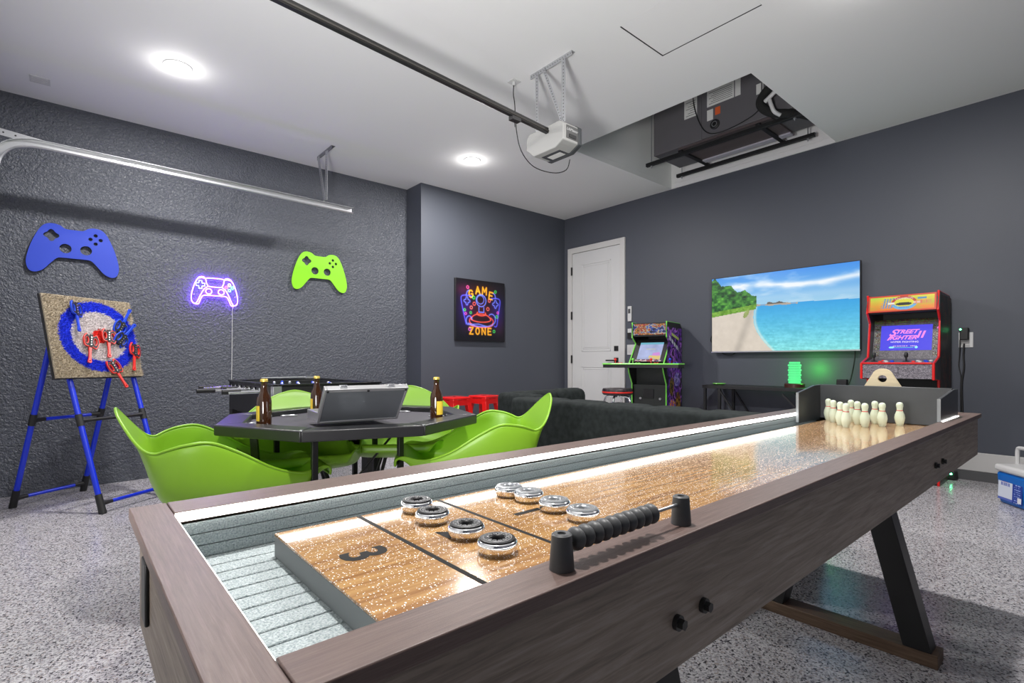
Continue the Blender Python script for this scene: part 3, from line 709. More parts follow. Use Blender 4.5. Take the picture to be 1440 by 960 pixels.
def ringpic(u, v):
    d = np.hypot(u-.545, v-.51)+.035*(fbm(u*60, v*60, 3, 2)-.5); c = np.zeros((len(u), 3))+np.array([172, 160, 140])
    c[d < .445] = (25, 50, 205); c[d < .315] = (205, 197, 197); c[d < .085] = (215, 40, 32); return c*(.8+.4*fbm(u*90, v*90, 8, 2))[:, None]
gprint('dyed_face', MB @ Matrix.Translation((0, 0, .0006)), bw, bh, 110, 110, ringpic, M_br, t)
bm = bmesh.new(); cl_ = bm.loops.layers.float_color.new('print'); NB = 84
for i in range(NB):
    for j in range(NB):
        u = (i+.5+random.uniform(-.4, .4))/NB; v = (j+.5+random.uniform(-.4, .4))/NB
        c = target_col(u, v, random.uniform(-.012, .012)); k = random.uniform(.65, 1.15); c = tuple(min(1, q*k) for q in c)+(1,)
        b = Vector((u*bw, v*bh, 0)); r_ = .0042; lean = Vector((random.uniform(-.006, .014), random.uniform(-.005, .004), random.uniform(.008, .016)))
        vs = [bm.verts.new(MB @ (b+Vector((r_*math.cos(a), r_*.6*math.sin(a), 0)))) for a in (0, 2.1, 4.2)]; tp = bm.verts.new(MB @ (b+lean))
        for q in range(3):
            f = bm.faces.new((vs[q], vs[(q+1) % 3], tp))
            for lp in f.loops: lp[cl_] = c
me = bpy.data.meshes.new('bristle'); bm.to_mesh(me); bm.free(); me.materials.append(M_br)
o = bpy.data.objects.new('bristle', me); COL.objects.link(o); o.parent = t; o.matrix_parent_inverse = t.matrix_world.inverted(); o['kind'] = 'stuff'
# axes
def axe(mcol, mdark):
    t = thing('throwing_axe', 'x', 'toy axe', (0, 0, 0))
    head = [(-.030, .008), (-.014, .004), (0, .006), (.014, .004), (.034, -.002), (.044, .022), (.047, .045), (.042, .070), (.030, .090), (.016, .078), (0, .074), (-.016, .078), (-.028, .088), (-.038, .065), (-.040, .045), (-.037, .024)]
    E_ = lambda cx, cy, rx, ry: arc(cx, cy, rx, ry, 0, 345, 15)
    g = G(); g.prism(smooth(head, 3, True), .010, Matrix.Translation((0, 0, .0)), [E_(.024, .043, .009, .022), E_(-.022, .043, .008, .020)]); loc_ob(g, 'axe_head', mcol, t, bev=.001)
    g = G(); g.box(-.008, .008, .002, .082, .0, .0135); g.prism(smooth([(p[0]*.90, .043+(p[1]-.043)*.86) for p in head], 2, True), .0012, Matrix.Translation((0, 0, .0105)), [E_(.024, .043, .0125, .026), E_(-.022, .043, .0115, .024)]); loc_ob(g, 'black_inlay', mdark, t)
    g = G()
    for y in (.018, .034, .050, .066): g.cyl((0, y, .0135), (0, y, .0145), .0032, n=8)
    loc_ob(g, 'studs', M_alum, t)
    g = G(); g.prism(smooth([(-.008, .005), (.008, .005), (.0065, -.03), (.0075, -.07), (.011, -.090), (.006, -.098), (-.006, -.098), (-.010, -.090), (-.0065, -.07), (-.0065, -.03)], 3, True), .009, Matrix.Translation((0, 0, .0005)), [arc(0, -.086, .004, .005, 0, 330, 9)]); loc_ob(g, 'handle', mcol, t, bev=.001)
    return t
ar, ab = axe(M_redpl, M_black), axe(M_bluepl, M_black)
def bpos(px, py, rise, ang, tilt=0., yaw_=0.):
    """place on the board plane where the photo shows it"""
    d = Vector(((math.cos(R_(49.2))+((px-720)/723.8)*math.sin(R_(49.2))), (math.sin(R_(49.2))-((px-720)/723.8)*math.cos(R_(49.2))), -(py-508.2)/723.8))
    n = (MB.to_3x3() @ Vector((0, 0, 1))); o_ = BL_+n*rise; tt = (o_-Vector((0, 0, 1))).dot(n)/d.dot(n)
    return Matrix.Translation(Vector((0, 0, 1))+d*tt) @ MB.to_3x3().to_4x4() @ Matrix.Rotation(R_(ang), 4, 'Z') @ Matrix.Rotation(R_(yaw_), 4, 'Y') @ Matrix.Rotation(R_(tilt), 4, 'X')
AX = [(ar, 126, 489, -16, 0, 0, 'red throwing axe stuck left of the red centre'), (ar, 152, 482, -12, 0, 0, 'red throwing axe stuck right of the red centre'), (ar, 188, 501, -18, 0, 14, 'red throwing axe stuck at the right edge of the board'), (ar, 165, 525, 18, 0, 8, 'red throwing axe lowest on the board, hanging over its bottom edge'),
      (ab, 107, 444, -8, 0, 22, 'blue throwing axe at the upper left of the blue ring'), (ab, 173, 453, 150, 0, -10, 'blue throwing axe with raised handle, upper of the pair at right'), (ab, 176, 471, 138, 0, -12, 'blue throwing axe with raised handle, lower of the pair at right')]
used = set()
for a, px, py, ang, ti, yw, lab in AX:
    o = a if a not in used else dup(a); used.add(a); o['label'] = lab; o['group'] = 'throwing axes on the bristle board'
    o.matrix_world = bpos(px, py, .020, ang, -6+ti, yw) @ Matrix.Scale(1.18, 4)

# ------------------------------------------------------------------ poker table
PC = (1.066, 2.438); PZ = .74
def octo(R, ph=183.6): return [(PC[0]+R*math.cos(R_(ph+45*k)), PC[1]+R*math.sin(R_(ph+45*k))) for k in range(8)]
t = thing('poker_table', 'black octagonal poker table with padded rail beside the bowling table', 'table', (PC[0], PC[1], fz(1.06)))
M_vinyl = mat('black vinyl', (.018, .018, .02, 1), rough=.33)
oo, oi = octo(.614), octo(.50)
for k in range(8):
    j = (k+1) % 8
    g = G(); g.prism([oo[k], oo[j], oi[j], oi[k]], .045, Matrix.Translation((0, 0, PZ-.045))); g.ob('rail_segment', M_vinyl, t, bev=.006, seg=3)
g = G(); g.prism(octo(.505), .02, Matrix.Translation((0, 0, PZ-.046))); top = g.ob('playing_surface', mat('dark purple grey speed cloth', (.05, .045, .06, 1), .6), t)
for k in range(8):
    a = R_(183.6+22.5+45*k); x, y = PC[0]+.42*math.cos(a), PC[1]+.42*math.sin(a)
    g = G(); g.lathe([(.030, .0265), (.040, .0265), (.042, .029), (.038, .030), (.034, .027)], (x, y, PZ-.052), 24); g.ob('cup_holder', M_steel, top, smooth=True)
g = G()
for k in (1, 2):
    g.box(oo[k][0]-.012, oo[k][0]+.012, oo[k][1]-.002, oo[k][1]+.002+.016, PZ-.001, PZ+.003)
g = None
for k in (1, 2):
    g = G(); g.cyl((oo[k][0]*.985+PC[0]*.015, oo[k][1]*.985+PC[1]*.015, PZ-.002), (oo[k][0]*.985+PC[0]*.015, oo[k][1]*.985+PC[1]*.015, PZ+.003), .006, n=12); g.ob('corner_stud', M_steel, t, smooth=True)
for x, y in ((.756, 2.1), (1.143, 2.1), (1.192, 2.70), (1.31, 2.70), (.80, 2.75)):
    g = G(); g.box(x-.012, x+.012, y-.012, y+.012, fz(x), PZ-.046); g.ob('leg', M_blackmetal, t, bev=.002)
g = G(); g.bar((.60, 2.38, PZ-.046), (.64, 2.36, fz(.6)), .028, .028); g.ob('leg', M_blackmetal, t)
for a, b in (((.60, 2.38, .3), (.80, 2.75, .3)), ((.756, 2.1, .25), (1.143, 2.1, .25)), ((1.192, 2.7, .35), (1.26, 2.30, PZ-.05)), ((.756, 2.1, .35), (.83, 2.3, PZ-.05))):
    g = G(); g.cyl(a, b, .006, n=8); g.ob('brace', M_blackmetal, t)
# bottles
def bottle():
    t = thing('beer_bottle', 'x', 'bottle', (0, 0, 0), 0, 'brown beer bottles on the poker table')
    g = G(); g.lathe([(0, 0), (.028, 0), (.030, .004), (.0305, .02), (.0305, .122), (.027, .142), (.017, .165), (.0135, .19), (.0125, .215), (.0140, .217), (.0140, .224), (0, .224)], n=32); loc_ob(g, 'glass_body', M_glassbrown, t, smooth=True, shade=60)
    g = G(); g.lathe([(.0140, .217), (.0158, .217), (.0152, .227), (.012, .230), (0, .2305)], n=24); loc_ob(g, 'cap', M_gold, t, smooth=True)
    g = G()
    for k in range(10):
        a0, a1 = R_(-60+k*12), R_(-60+(k+1)*12); r = .0309
        g.plate((r*math.cos(a0), r*math.sin(a0), .035), (r*math.cos(a1), r*math.sin(a1), .035), (r*math.cos(a1), r*math.sin(a1), .105), (r*math.cos(a0), r*math.sin(a0), .105))
    loc_ob(g, 'label', M_yellow, t, smooth=True)
    return t
b0 = bottle(); b0.location = (.640, 2.375, PZ-.0249); b0.rotation_euler = (0, 0, R_(160)); b0['label'] = 'brown beer bottle at the left end of the poker table'; b0.scale = (1, 1, .92)
b1 = dup(b0, (.968, 2.655, PZ-.0249), R_(150), 'brown beer bottle left behind the aluminium case'); b2 = dup(b0, (1.345, 2.115, PZ-.0249), R_(-60), 'brown beer bottle at the right end of the poker table')
for b in (b0, b1, b2): b.location.z = PZ-.0258
b0.location.z = b2.location.z = PZ-.0259
# aluminium chip case, lid up
t = thing('chip_case', 'open aluminium chip case with dark reflective lid on the poker table', 'case', (.97, 2.13, PZ))
hl = Vector((.783, 2.150, PZ+.002)); hr = Vector((1.133, 2.110, PZ+.002)); e = (hr-hl).normalized(); pr = Vector((e.y, -e.x, 0)); Wd = (hr-hl).length
upv = (Vector((0, 0, .149))+pr*.13).normalized(); ML = frame(hl, e, upv)   # z towards the viewer
Hh = .196
g = G(); g.box(.010, Wd-.010, .010, Hh-.016, -.016, .0, ML); g.ob('lid_panel', mat('dark reflective panel', (.26, .28, .30, 1), rough=.38, metal=.75), t)
g = G()
g.box(0, .010, 0, Hh, -.020, .003, ML); g.box(Wd-.010, Wd, 0, Hh, -.020, .003, ML); g.box(.010, Wd-.010, Hh-.016, Hh, -.020, .003, ML); g.box(.010, Wd-.010, 0, .010, -.020, .003, ML)
g.ob('lid_frame', M_alum, t, bev=.0015)
for u in (.075, .275):
    g = G(); g.box(u-.016, u+.016, Hh-.004, Hh+.006, -.018, -.004, ML); g.cyl(ML @ Vector((u-.012, Hh+.006, -.011)), ML @ Vector((u+.012, Hh+.006, -.011)), .004, n=8); g.ob('latch', M_chrome, t, bev=.001)
for u in (.012, Wd/2, Wd-.012):
    g = G(); g.cyl(ML @ Vector((u, Hh-.009, .004)), ML @ Vector((u, Hh-.009, .008)), .005, n=10); g.ob('rivet', M_black, t)
MB2 = frame(hl+Vector((0, 0, .0)), e, (0, 0, 1))
g = G(); g.box(.02, Wd-.01, 0, .040, -.26, -.020, MB2); g.ob('case_base', M_alum, t, bev=.003)

# ------------------------------------------------------------------ moulded armchairs
def chair():
    t = thing('shell_armchair', 'x', 'chair', (0, 0, 0), 0, 'lime green moulded armchairs round the poker table')
    st = [(.175, .330, .515, .338, .515), (.200, .322, .545, .330, .545), (.222, .285, .560, .290, .538), (.256, .20, .549, .22, .480), (.290, .09, .586, .11, .448), (.312, -.03, .660, .0, .436), (.320, -.12, .704, -.10, .432), (.312, -.195, .702, -.19, .442),
          (.292, -.245, .688, -.258, .480), (.266, -.278, .674, -.292, .545), (.258, -.302, .678, -.312, .610), (.245, -.325, .695, -.332, .668), (.215, -.347, .722, -.352, .715), (.165, -.370, .757, -.372, .752), (.095, -.392, .793, -.392, .788), (.035, -.401, .812, -.401, .808), (.006, -.403, .817, -.403, .815)]
    st = smooth(st, 4); n = len(st); K = 12
    rows = []
    for i, (xr, yr, zr, ys, zs) in enumerate(st):
        f = i/(n-1); q = 3.4 if f < .52 else 3.4-2.1*min(1, (f-.52)/.16); px = 2.5 if f < .52 else 2.5-1.4*min(1, (f-.52)/.25)
        row = []
        for k in range(-K, K+1):
            s = abs(k)/K; sg = 1 if k > 0 else -1
            row.append((sg*xr*(1-(1-s)**px), ys+(yr-ys)*s**1.6, zs+(zr-zs)*s**q))
        rows.append(row)
    g = G(); V = [[g.bm.verts.new(p) for p in r] for r in rows]
    for a, b in zip(V, V[1:]):
        for k in range(2*K): g.bm.faces.new((a[k], a[k+1], b[k+1], b[k]))
    o = loc_ob(g, 'shell', M_green, t, smooth=True, solid=.008, shade=80, sub=1)
    # rolled rim
    rim = [r[-1] for r in rows]+[r[0] for r in rows[::-1]]
    g = G(); g.tube(smooth(rim, 1, True), .0052, n=8, closed=True); loc_ob(g, 'rim', M_green, t, smooth=True, shade=80)
    for sx in (-1, 1):
        for sy in (-1, 1):
            g = G(); g.cyl((sx*.10, sy*.11-.02, .462), (sx*.235, sy*.235-.03, 0), .012, .008, n=10); loc_ob(g, 'leg', M_blackmetal, t, smooth=True)
    for sx in (-1, 1):
        g = G(); g.cyl((sx*.15, .135, .29), (-sx*.15, -.175, .29), .004, n=8); loc_ob(g, 'cross_brace', M_blackmetal, t)
    return t
CH = [(.535, 2.37, -.10, 'lime green armchair at the left of the poker table, nearest the target'), (1.47, 2.03, 2.56, 'lime green armchair at the right of the poker table by the sofa'),
      (.90, 2.70, R_(-104), 'lime green armchair behind the table between the two left bottles'), (1.46, 2.66, R_(-126), 'lime green armchair behind the table between the case and the right bottle')]
c0 = chair()
for k, (x, y, th, lab) in enumerate(CH):
    o = c0 if k == 0 else dup(c0); o['label'] = lab; o.location = (x, y, fz(x)-.015+.015); o.rotation_euler = (0, 0, th-math.pi/2)

# ------------------------------------------------------------------ foosball table
fx0, fx1, fy0, fy1, fzt = 1.0, 1.74, 3.50, 4.70, .84
t = thing('foosball_table', 'black foosball table with chrome rods standing by the textured wall', 'game table', (1.37, 4.1, fz(1.3)))
g = G(); w = .035
g.box(fx0, fx1, fy0, fy0+w, .62, fzt); g.box(fx0, fx1, fy1-w, fy1, .62, fzt); g.box(fx0, fx0+w, fy0+w, fy1-w, .62, fzt); g.box(fx1-w, fx1, fy0+w, fy1-w, .62, fzt); g.box(fx0+w, fx1-w, fy0+w, fy1-w, .60, .63)
g.ob('cabinet', M_black, t, bev=.004)
g = G(); g.box(fx0-.008, fx1+.008, fy0-.008, fy0+w, fzt, fzt+.012); g.box(fx0-.008, fx1+.008, fy1-w, fy1+.008, fzt, fzt+.012); g.box(fx0-.008, fx0+w, fy0+w, fy1-w, fzt, fzt+.012); g.box(fx1-w, fx1+.008, fy0+w, fy1-w, fzt, fzt+.012)
g.ob('top_rim', M_blackgl, t, bev=.002)
g = G(); g.box(fx0+w, fx1-w, fy0+w, fy1-w, .72, .725); g.ob('pitch', mat('pitch green', (.02, .10, .04, 1), .5), t)
for x in (fx0, fx1-.10):
    for y in (fy0+.0, fy1-.10):
        g = G(); g.box(x, x+.10, y, y+.10, fz(x), .62); g.ob('leg', M_black, t, bev=.003)
g = G(); g.box(fx0-.004, fx0+.05, fy0-.004, fy0+.05, .76, fzt); g.ob('corner_guard', M_steel, t, bev=.003)
for k in range(8):
    y = fy0+.14+k*.131; sd = -1 if k % 2 else 1; sh = .10*((k*7) % 3-1)
    g = G(); g.cyl((fx0-.13+sh, y, .80), (fx1+.13+sh, y, .80), .008, n=10); rod = g.ob('rod', M_chrome, t, smooth=True)
    xh = (fx0-.13+sh, fx0-.24+sh) if sd < 0 else (fx1+.13+sh, fx1+.24+sh)
    g = G(); g.cyl((xh[0], y, .80), (xh[1], y, .80), .016, n=12); g.ob('handle', M_black, rod, smooth=True)
    for x in (fx0, fx1):
        g = G(); g.cyl((x-.014 if x == fx0 else x, y, .80), (x if x == fx0 else x+.014, y, .80), .022, n=14); g.ob('bearing', M_chrome, rod, smooth=True)
    npl = (1, 2, 3, 5, 5, 3, 2, 1)[k]
    for j in range(npl):
        xx = fx0+.37+(j-(npl-1)/2)*.12+sh*.4
        g = G(); g.box(xx-.012, xx+.012, y-.01, y+.01, .735, .815); g.sph((xx, y, .828), .012, u=8, v=6); g.ob('player_figure', M_bluepl if k % 2 else M_steel, rod)
g = G(); g.box(fx1-.13, fx1-.02, fy1-.025, fy1-.01, fzt+.012, fzt+.03); g.cyl((fx1-.50, fy1-.02, fzt+.022), (fx1-.04, fy1-.02, fzt+.022), .005, n=8); g.ob('score_slider', M_steel, t)
text('Kick', frame((1.48, fy0-.0005, .785), (1, 0, 0), (0, 0, 1)), .075, M_steel, 'lettering', t, .0006, shear=.4)
g = G(); g.box(.80, .99, 3.60, 3.72, .595, .625); g.cyl((.83, 3.58, .62), (.83, 3.74, .62), .012, n=10); g.ob('ball_return', M_steel, t, bev=.002)

# ------------------------------------------------------------------ red stools
def stool(x, y, label):
    t = thing('metal_stool', label, 'stool', (x, y, fz(x)), 0, 'red metal stools against the far wall')
    h = .57; z = fz(x)
    g = G(); g.box(-.125, .125, -.125, .125, h-.03, h); loc_ob(g, 'seat', M_red, t, bev=.012, seg=3)
    g = G(); g.cyl((0, 0, h), (0, 0, h+.0015), .018, n=16); loc_ob(g, 'seat_hole', M_black, t)
    for sx in (-1, 1):
        for sy in (-1, 1):
            g = G(); a = Vector((sx*.105, sy*.105, h-.02)); b = Vector((sx*.17, sy*.17, 0)); v = []
            for p, q in ((a, .030), (b, .017)):
                v.append([g.bm.verts.new((p.x+dx*q-sx*q*.4, p.y+dy*q-sy*q*.4, p.z)) for dx, dy in ((-1, -1), (1, -1), (1, 1), (-1, 1))])
            for k in range(4): g.bm.faces.new((v[0][k], v[0][(k+1) % 4], v[1][(k+1) % 4], v[1][k]))
            g.bm.faces.new(v[0]); g.bm.faces.new(v[1]); loc_ob(g, 'leg', M_red, t, bev=.003)
    for sx, sy in ((-1, -1), (1, -1), (1, 1), (-1, 1)):
        a = Vector((sx*.125, sy*.125, h-.06)); nx_ = (-sy*1, sx*1)
        b = Vector((-sy*.125, sx*.125, h-.06)); g = G(); g.bar(a, b, .004, .055, up=(0, 0, 1)); loc_ob(g, 'apron', M_red, t)
    return t
s0 = stool(3.17, 4.62, 'red metal stool behind the right bottle, farther from the sofa')
s1 = dup(s0, (3.52, 4.56, fz(3.5)), 0, 'red metal stool touching the edge of the dark sofa')
s1.rotation_euler = (0, 0, .25); s0.rotation_euler = (0, 0, .1)

# ------------------------------------------------------------------ sofas
def rbox(name, x0, x1, y0, y1, z0, z1, parent, r=.05, m=M_sofa, puff=0.):
    g = G(); g.box(x0, x1, y0, y1, z0, z1); return g.ob(name, m, parent, bev=r, seg=4)
t = thing('sofa', 'long charcoal velvet sofa with its back to the bowling table, facing the television', 'sofa', (2.6, 1.72, fz(2.6)))
sy0, sy1 = .98, 2.50; sx0 = 2.14
rbox('back_panel', sx0, sx0+.16, sy0, sy1, fz(2.2)+.05, .772, t, .03)
nb = 5; wy = (sy1-sy0-.02)/nb
for k in range(nb):
    rbox('back_cushion', sx0+.10, sx0+.30, sy0+.01+k*wy+.003, sy0+.01+(k+1)*wy-.003, .42, .768, t, .05)
rbox('seat_frame', sx0+.15, sx0+.90, sy0, sy1, fz(2.5)+.05, .30, t, .02)
for k in range(3):
    w3 = (sy1-sy0)/3; rbox('seat_cushion', sx0+.27, sx0+.90, sy0+k*w3+.003, sy0+(k+1)*w3-.003, .30, .46, t, .05)
for x in (sx0+.06, sx0+.82):
    for y in (sy0+.06, sy1-.06): g = G(); g.cyl((x, y, fz(x)), (x, y, fz(x)+.055), .02, n=10); g.ob('leg', M_black, t)
t = thing('corner_sofa', 'charcoal velvet sofa section behind the long sofa, in front of the red stools', 'sofa', (2.8, 2.75, fz(2.8)))
rbox('back_panel', 2.52, 3.17, 2.84, 3.0, fz(2.6)+.05, .775, t, .04)
for k in range(2): rbox('back_cushion', 2.53+k*.315, 2.53+k*.315+.31, 2.72, 2.88, .42, .790 if k else .784, t, .06)
rbox('seat_frame', 2.52, 3.17, 2.53, 2.85, fz(2.6)+.05, .30, t, .02)
rbox('side_panel', 2.425, 2.53, 2.54, 3.0, fz(2.2)+.05, .772, t, .045)
rbox('seat_cushion', 2.535, 3.17, 2.53, 2.73, .30, .46, t, .04)
for x in (2.48, 3.10):
    for y in (2.58, 2.95): g = G(); g.cyl((x, y, fz(x)), (x, y, fz(x)+.055), .02, n=10); g.ob('leg', M_black, t)

# ------------------------------------------------------------------ television
t = thing('television', 'large flat wall television showing a tropical beach', 'television', (XR, 2.10, 1.1))
ty0, ty1, tz0, tz1 = 1.415, 2.790, 1.095, 1.888
g = G(); g.box(5.246, 5.275, ty0, ty1, tz0, tz1); g.ob('bezel', M_black, t, bev=.002)
g = G(); g.box(5.275, XR, 1.8, 2.4, 1.3, 1.7); g.ob('wall_mount', M_black, t)
g = G(); g.box(5.240, 5.248, ty0, ty1, tz0, tz0+.012); g.ob('chin_strip', M_steel, t)
def beach(u, v):
    n1 = fbm(u*5, v*9+3, 1); n2 = fbm(u*26, v*16, 2); n3 = fbm(u*60, v*40, 4)
    hz = .615-.035*u
    sky = np.stack([62+95*(1-(v-hz)/.4), 145+60*(1-(v-hz)/.4), 232+0*v], 1)
    band = np.exp(-((v-(.845-.02*(u-.4)*1.5+.03*np.sin(u*7)))/.035)**2)*np.clip((u-.3)*4, 0, 1)
    cl = np.clip(band*.9*(.5+n1)+np.clip((fbm(u*4, v*7, 7)-.45)*3, 0, 1)*np.exp(-(((u-.2)/.16)**2+((v-.86)/.12)**2))*1.4+np.clip((n1-.55)*3, 0, .6)*.6+np.exp(-((v-.68)/.04)**2)*.15, 0, 1)[:, None]
    cl = cl*(1-.0*cl)
    out = sky*(1-cl)+np.array([238, 244, 250])*cl
    k = np.clip((hz-v)/hz, 0, 1)[:, None]
    sea = np.array([45, 160, 225])*(1-k)+np.array([135, 226, 226])*k
    sea = sea+(n3-.5)[:, None]*50*k+(fbm(u*12+v*20, v*60, 9)-.5)[:, None]*45*k
    out = np.where((v < hz)[:, None], sea, out)
    yc = np.clip(1-v/.58, 0, 1); shore = .335+.015*yc+.11*yc**1.6-.04*np.sin(yc*3.1)
    wet = np.exp(-((u-shore-.01)/.012)**2)[:, None]*(v < .57)[:, None]
    out = out*(1-wet*.6)+np.array([235, 240, 230])*wet*.6
    sand = np.array([216, 205, 190])+(n2-.5)[:, None]*16
    s2 = np.exp(-((u-(.30-.12*yc+.02))/.03)**2)[:, None]*.12; sand = sand*(1-s2)
    m = (v < .575) & (u < shore); out = np.where(m[:, None], sand, out)
    pier = (np.abs(v-(hz-.012)) < .010+.006*np.sin(u*60)) & (u > .32) & (u < .63); out = np.where(pier[:, None], np.array([178, 165, 150]), out)
    hut = (v > hz-.006) & (v < hz+.014+.008*np.sin(u*90)) & (u > .42) & (u < .55); out = np.where(hut[:, None], np.array([95, 90, 85]), out)
    top = 1.0-.86*u+.09*(fbm(u*22, u*0+2, 5)-.5)+.02*np.sin(u*55)
    low = .50+.21*u
    tr = (v < top) & (v > low) & (u < .345); tc = np.array([30, 92, 28])+(fbm(u*35, v*28, 6)-.42)[:, None]*np.array([170, 210, 80])
    out = np.where(tr[:, None], tc, out)
    gr = (v < low+.035) & (v > low-.03) & (u < .34); gc = np.array([110, 160, 45])+(n3-.5)[:, None]*90; out = np.where(gr[:, None], gc, out)
    g2 = (np.hypot((u-(.265+.25*(v-.47)))/.018, (v-.49)/.055) < 1); out = np.where(g2[:, None], np.array([150, 165, 95])+(n3-.5)[:, None]*60, out)
    return out
gprint('screen', frame((5.2455, ty1-.006, tz0+.012), (0, -1, 0), (0, 0, 1)), ty1-ty0-.012, tz1-tz0-.018, 240, 140, beach, attr_mat('television picture', 1.0, .3), t)
g = G(); g.tube(smooth([(5.30, 1.47, 1.12), (5.29, 1.475, 1.0), (5.29, 1.50, .86), (5.27, 1.52, .79)], 4), .005, n=6); g.ob('power_cord', M_black, t, smooth=True)
g = G(); g.tube(smooth([(5.29, 2.70, 1.10), (5.28, 2.66, 1.075), (5.28, 2.58, 1.07), (5.29, 2.55, 1.10)], 4), .005, n=6); g.ob('hanging_cable', M_black, t, smooth=True)
g = G(); g.tube(smooth([(5.30, 2.79, 1.30), (5.29, 2.815, 1.27), (5.29, 2.82, 1.22), (5.30, 2.79, 1.19)], 4), .005, n=6); g.ob('side_cable', M_black, t, smooth=True)
# console
t = thing('tv_console', 'black metal console table with X braces below the television', 'console table', (5.1, 2.08, fz(5.1)))
g = G(); g.box(4.94, 5.27, 1.42, 2.73, .728, .760); g.ob('tabletop', M_black, t, bev=.002)
for y in (1.44, 2.55, 2.705):
    for x in (4.955, 5.245): g = G(); g.box(x-.012, x+.012, y-.012, y+.012, fz(x), .728); g.ob('leg', M_black, t)
for x in (4.955, 5.245):
    for (a, b) in (((x, 2.54, .70), (x, 2.20, .20)), ((x, 1.46, .20), (x, 1.95, .70))):
        g = G(); g.bar(a, b, .016, .016); g.ob('brace', M_black, t)
g = G(); g.box(4.94, 5.27, 1.44, 2.70, .18, .20); g.ob('lower_shelf', M_black, t)
g = G(); g.box(5.0, 5.2, 1.55, 1.75, .2015, .30); tag(g.ob('storage_box', M_steel, bev=.004), 'small grey box on the lower shelf of the black console', 'box')
# lamp of stacked green glass
t = thing('led_lamp', 'glowing green ribbed acrylic lamp on the black console', 'lamp', (5.1, 1.90, .76))
M_gl = emis('green glow', (.12, 1, .32, 1), .95)
g = G(); g.lathe([(.0, 0), (.085, 0), (.085, .032), (.078, .038), (0, .038)], (5.1, 1.90, .76), 20); g.ob('base', mat('lamp base', (.06, .02, .015, 1), .4), t, smooth=True)
for k in range(9):
    z = .798+k*.0225; r = (.056 if k % 2 else .051) if k < 8 else .046
    g = G(); g.lathe([(0, 0), (r-.004, 0), (r, .004), (r, .015), (r-.004, .0195), (0, .0195)], (5.1, 1.90, z), 24); g.ob('glow_ring', M_gl, t, smooth=True)
pd = bpy.data.lights.new('green_lamp_light', 'POINT'); pd.energy = 2.6; pd.color = (.08, 1, .10); pd.shadow_soft_size = .05
po = bpy.data.objects.new('green_lamp_light', pd); COL.objects.link(po); po.location = (5.17, 1.79, .93); po.parent = t; po.matrix_parent_inverse = t.matrix_world.inverted()
t = thing('green_dish', 'small flat green dish at the left end of the console', 'dish', (5.1, 2.62, .76))
g = G(); g.lathe([(0, 0), (.04, 0), (.065, .012), (.062, .018), (.04, .008), (0, .008)], (5.08, 2.62, .7605), 24); g.ob('bowl', mat('green glass', (.15, .45, .08, 1), .2), t, smooth=True)
g = G(); g.box(5.08, 5.14, 1.475, 1.555, .7605, .845); tag(g.ob('speaker_box', M_black, bev=.006), 'small black box by the cord on the console', 'speaker')
g = G(); g.box(5.02, 5.10, 1.435, 1.465, .7605, .775); tag(g.ob('remote_control', M_black, bev=.003), 'flat black remote lying at the right end of the console', 'remote')

# ------------------------------------------------------------------ arcade cabinets
def tube2(pts, r, t, m, name='edge_trim'):
    for a, b in zip(pts, pts[1:]): pass
    g = G(); g.tube(pts, r, n=6); return g
def noisepic(cols, sx, sy, seed, streak=0.):
    cols = np.array(cols, float)
    def f(u, v):
        a = fbm(u*sx+streak*v*2, v*sy-streak*u, seed, 4); b = fbm(u*sx*2.3, v*sy*2.3, seed+9, 3)
        k = np.clip(((a*.75+b*.25)-.28)/.46, 0, .999)*len(cols); i = k.astype(int); return cols[i]*(.75+.5*fbm(u*sx*4, v*sy*4, seed+3, 2))[:, None]
    return f
# red and yellow fighter cabinet
ay0, ay1 = .812, 1.272; zf = fz(5.0)
t = thing('fighting_arcade_machine', 'red edged yellow marquee arcade machine at the right of the television', 'arcade machine', (5.05, 1.04, zf))
prof = [(5.29, zf), (5.29, 1.47), (5.24, 1.512), (4.875, 1.522), (4.855, 1.385), (4.925, 1.305), (4.875, 1.035), (4.705, .985), (4.705, .872), (4.875, .862), (4.875, zf)]
side_art = noisepic([(20, 18, 20), (38, 30, 26), (60, 48, 30), (90, 30, 25), (40, 60, 35), (25, 22, 25)], 6, 14, 21)
for y in (ay0, ay1-.016):
    g = G(); g.prism(prof, .016, frame((0, y+.016, 0), (1, 0, 0), (0, 0, 1))); sp = g.ob('side_panel', mat('dark printed side', (.04, .032, .028, 1), .35, noise=(14, .9)), t)
    g = G(); g.tube([(p[0], y+.008, p[1]) for p in prof[2:]], .0085, n=6); g.ob('edge_trim', M_red, sp)
gprint('side_art', frame((5.28, ay0-.0006, zf+.02), (-1, 0, 0), (0, 0, 1)), .39, 1.40, 60, 180, side_art, M_print, t)
iy0, iy1 = ay0+.017, ay1-.017; wI = iy1-iy0
g = G(); g.box(4.885, 5.29, iy0, iy1, 1.50, 1.512); g.box(5.27, 5.288, iy0, iy1, zf, 1.50); g.box(4.875, 4.95, iy0, iy1, 1.378, 1.386); g.box(4.88, 4.90, iy0, iy1, zf, .30); g.ob('carcass', M_black, t)
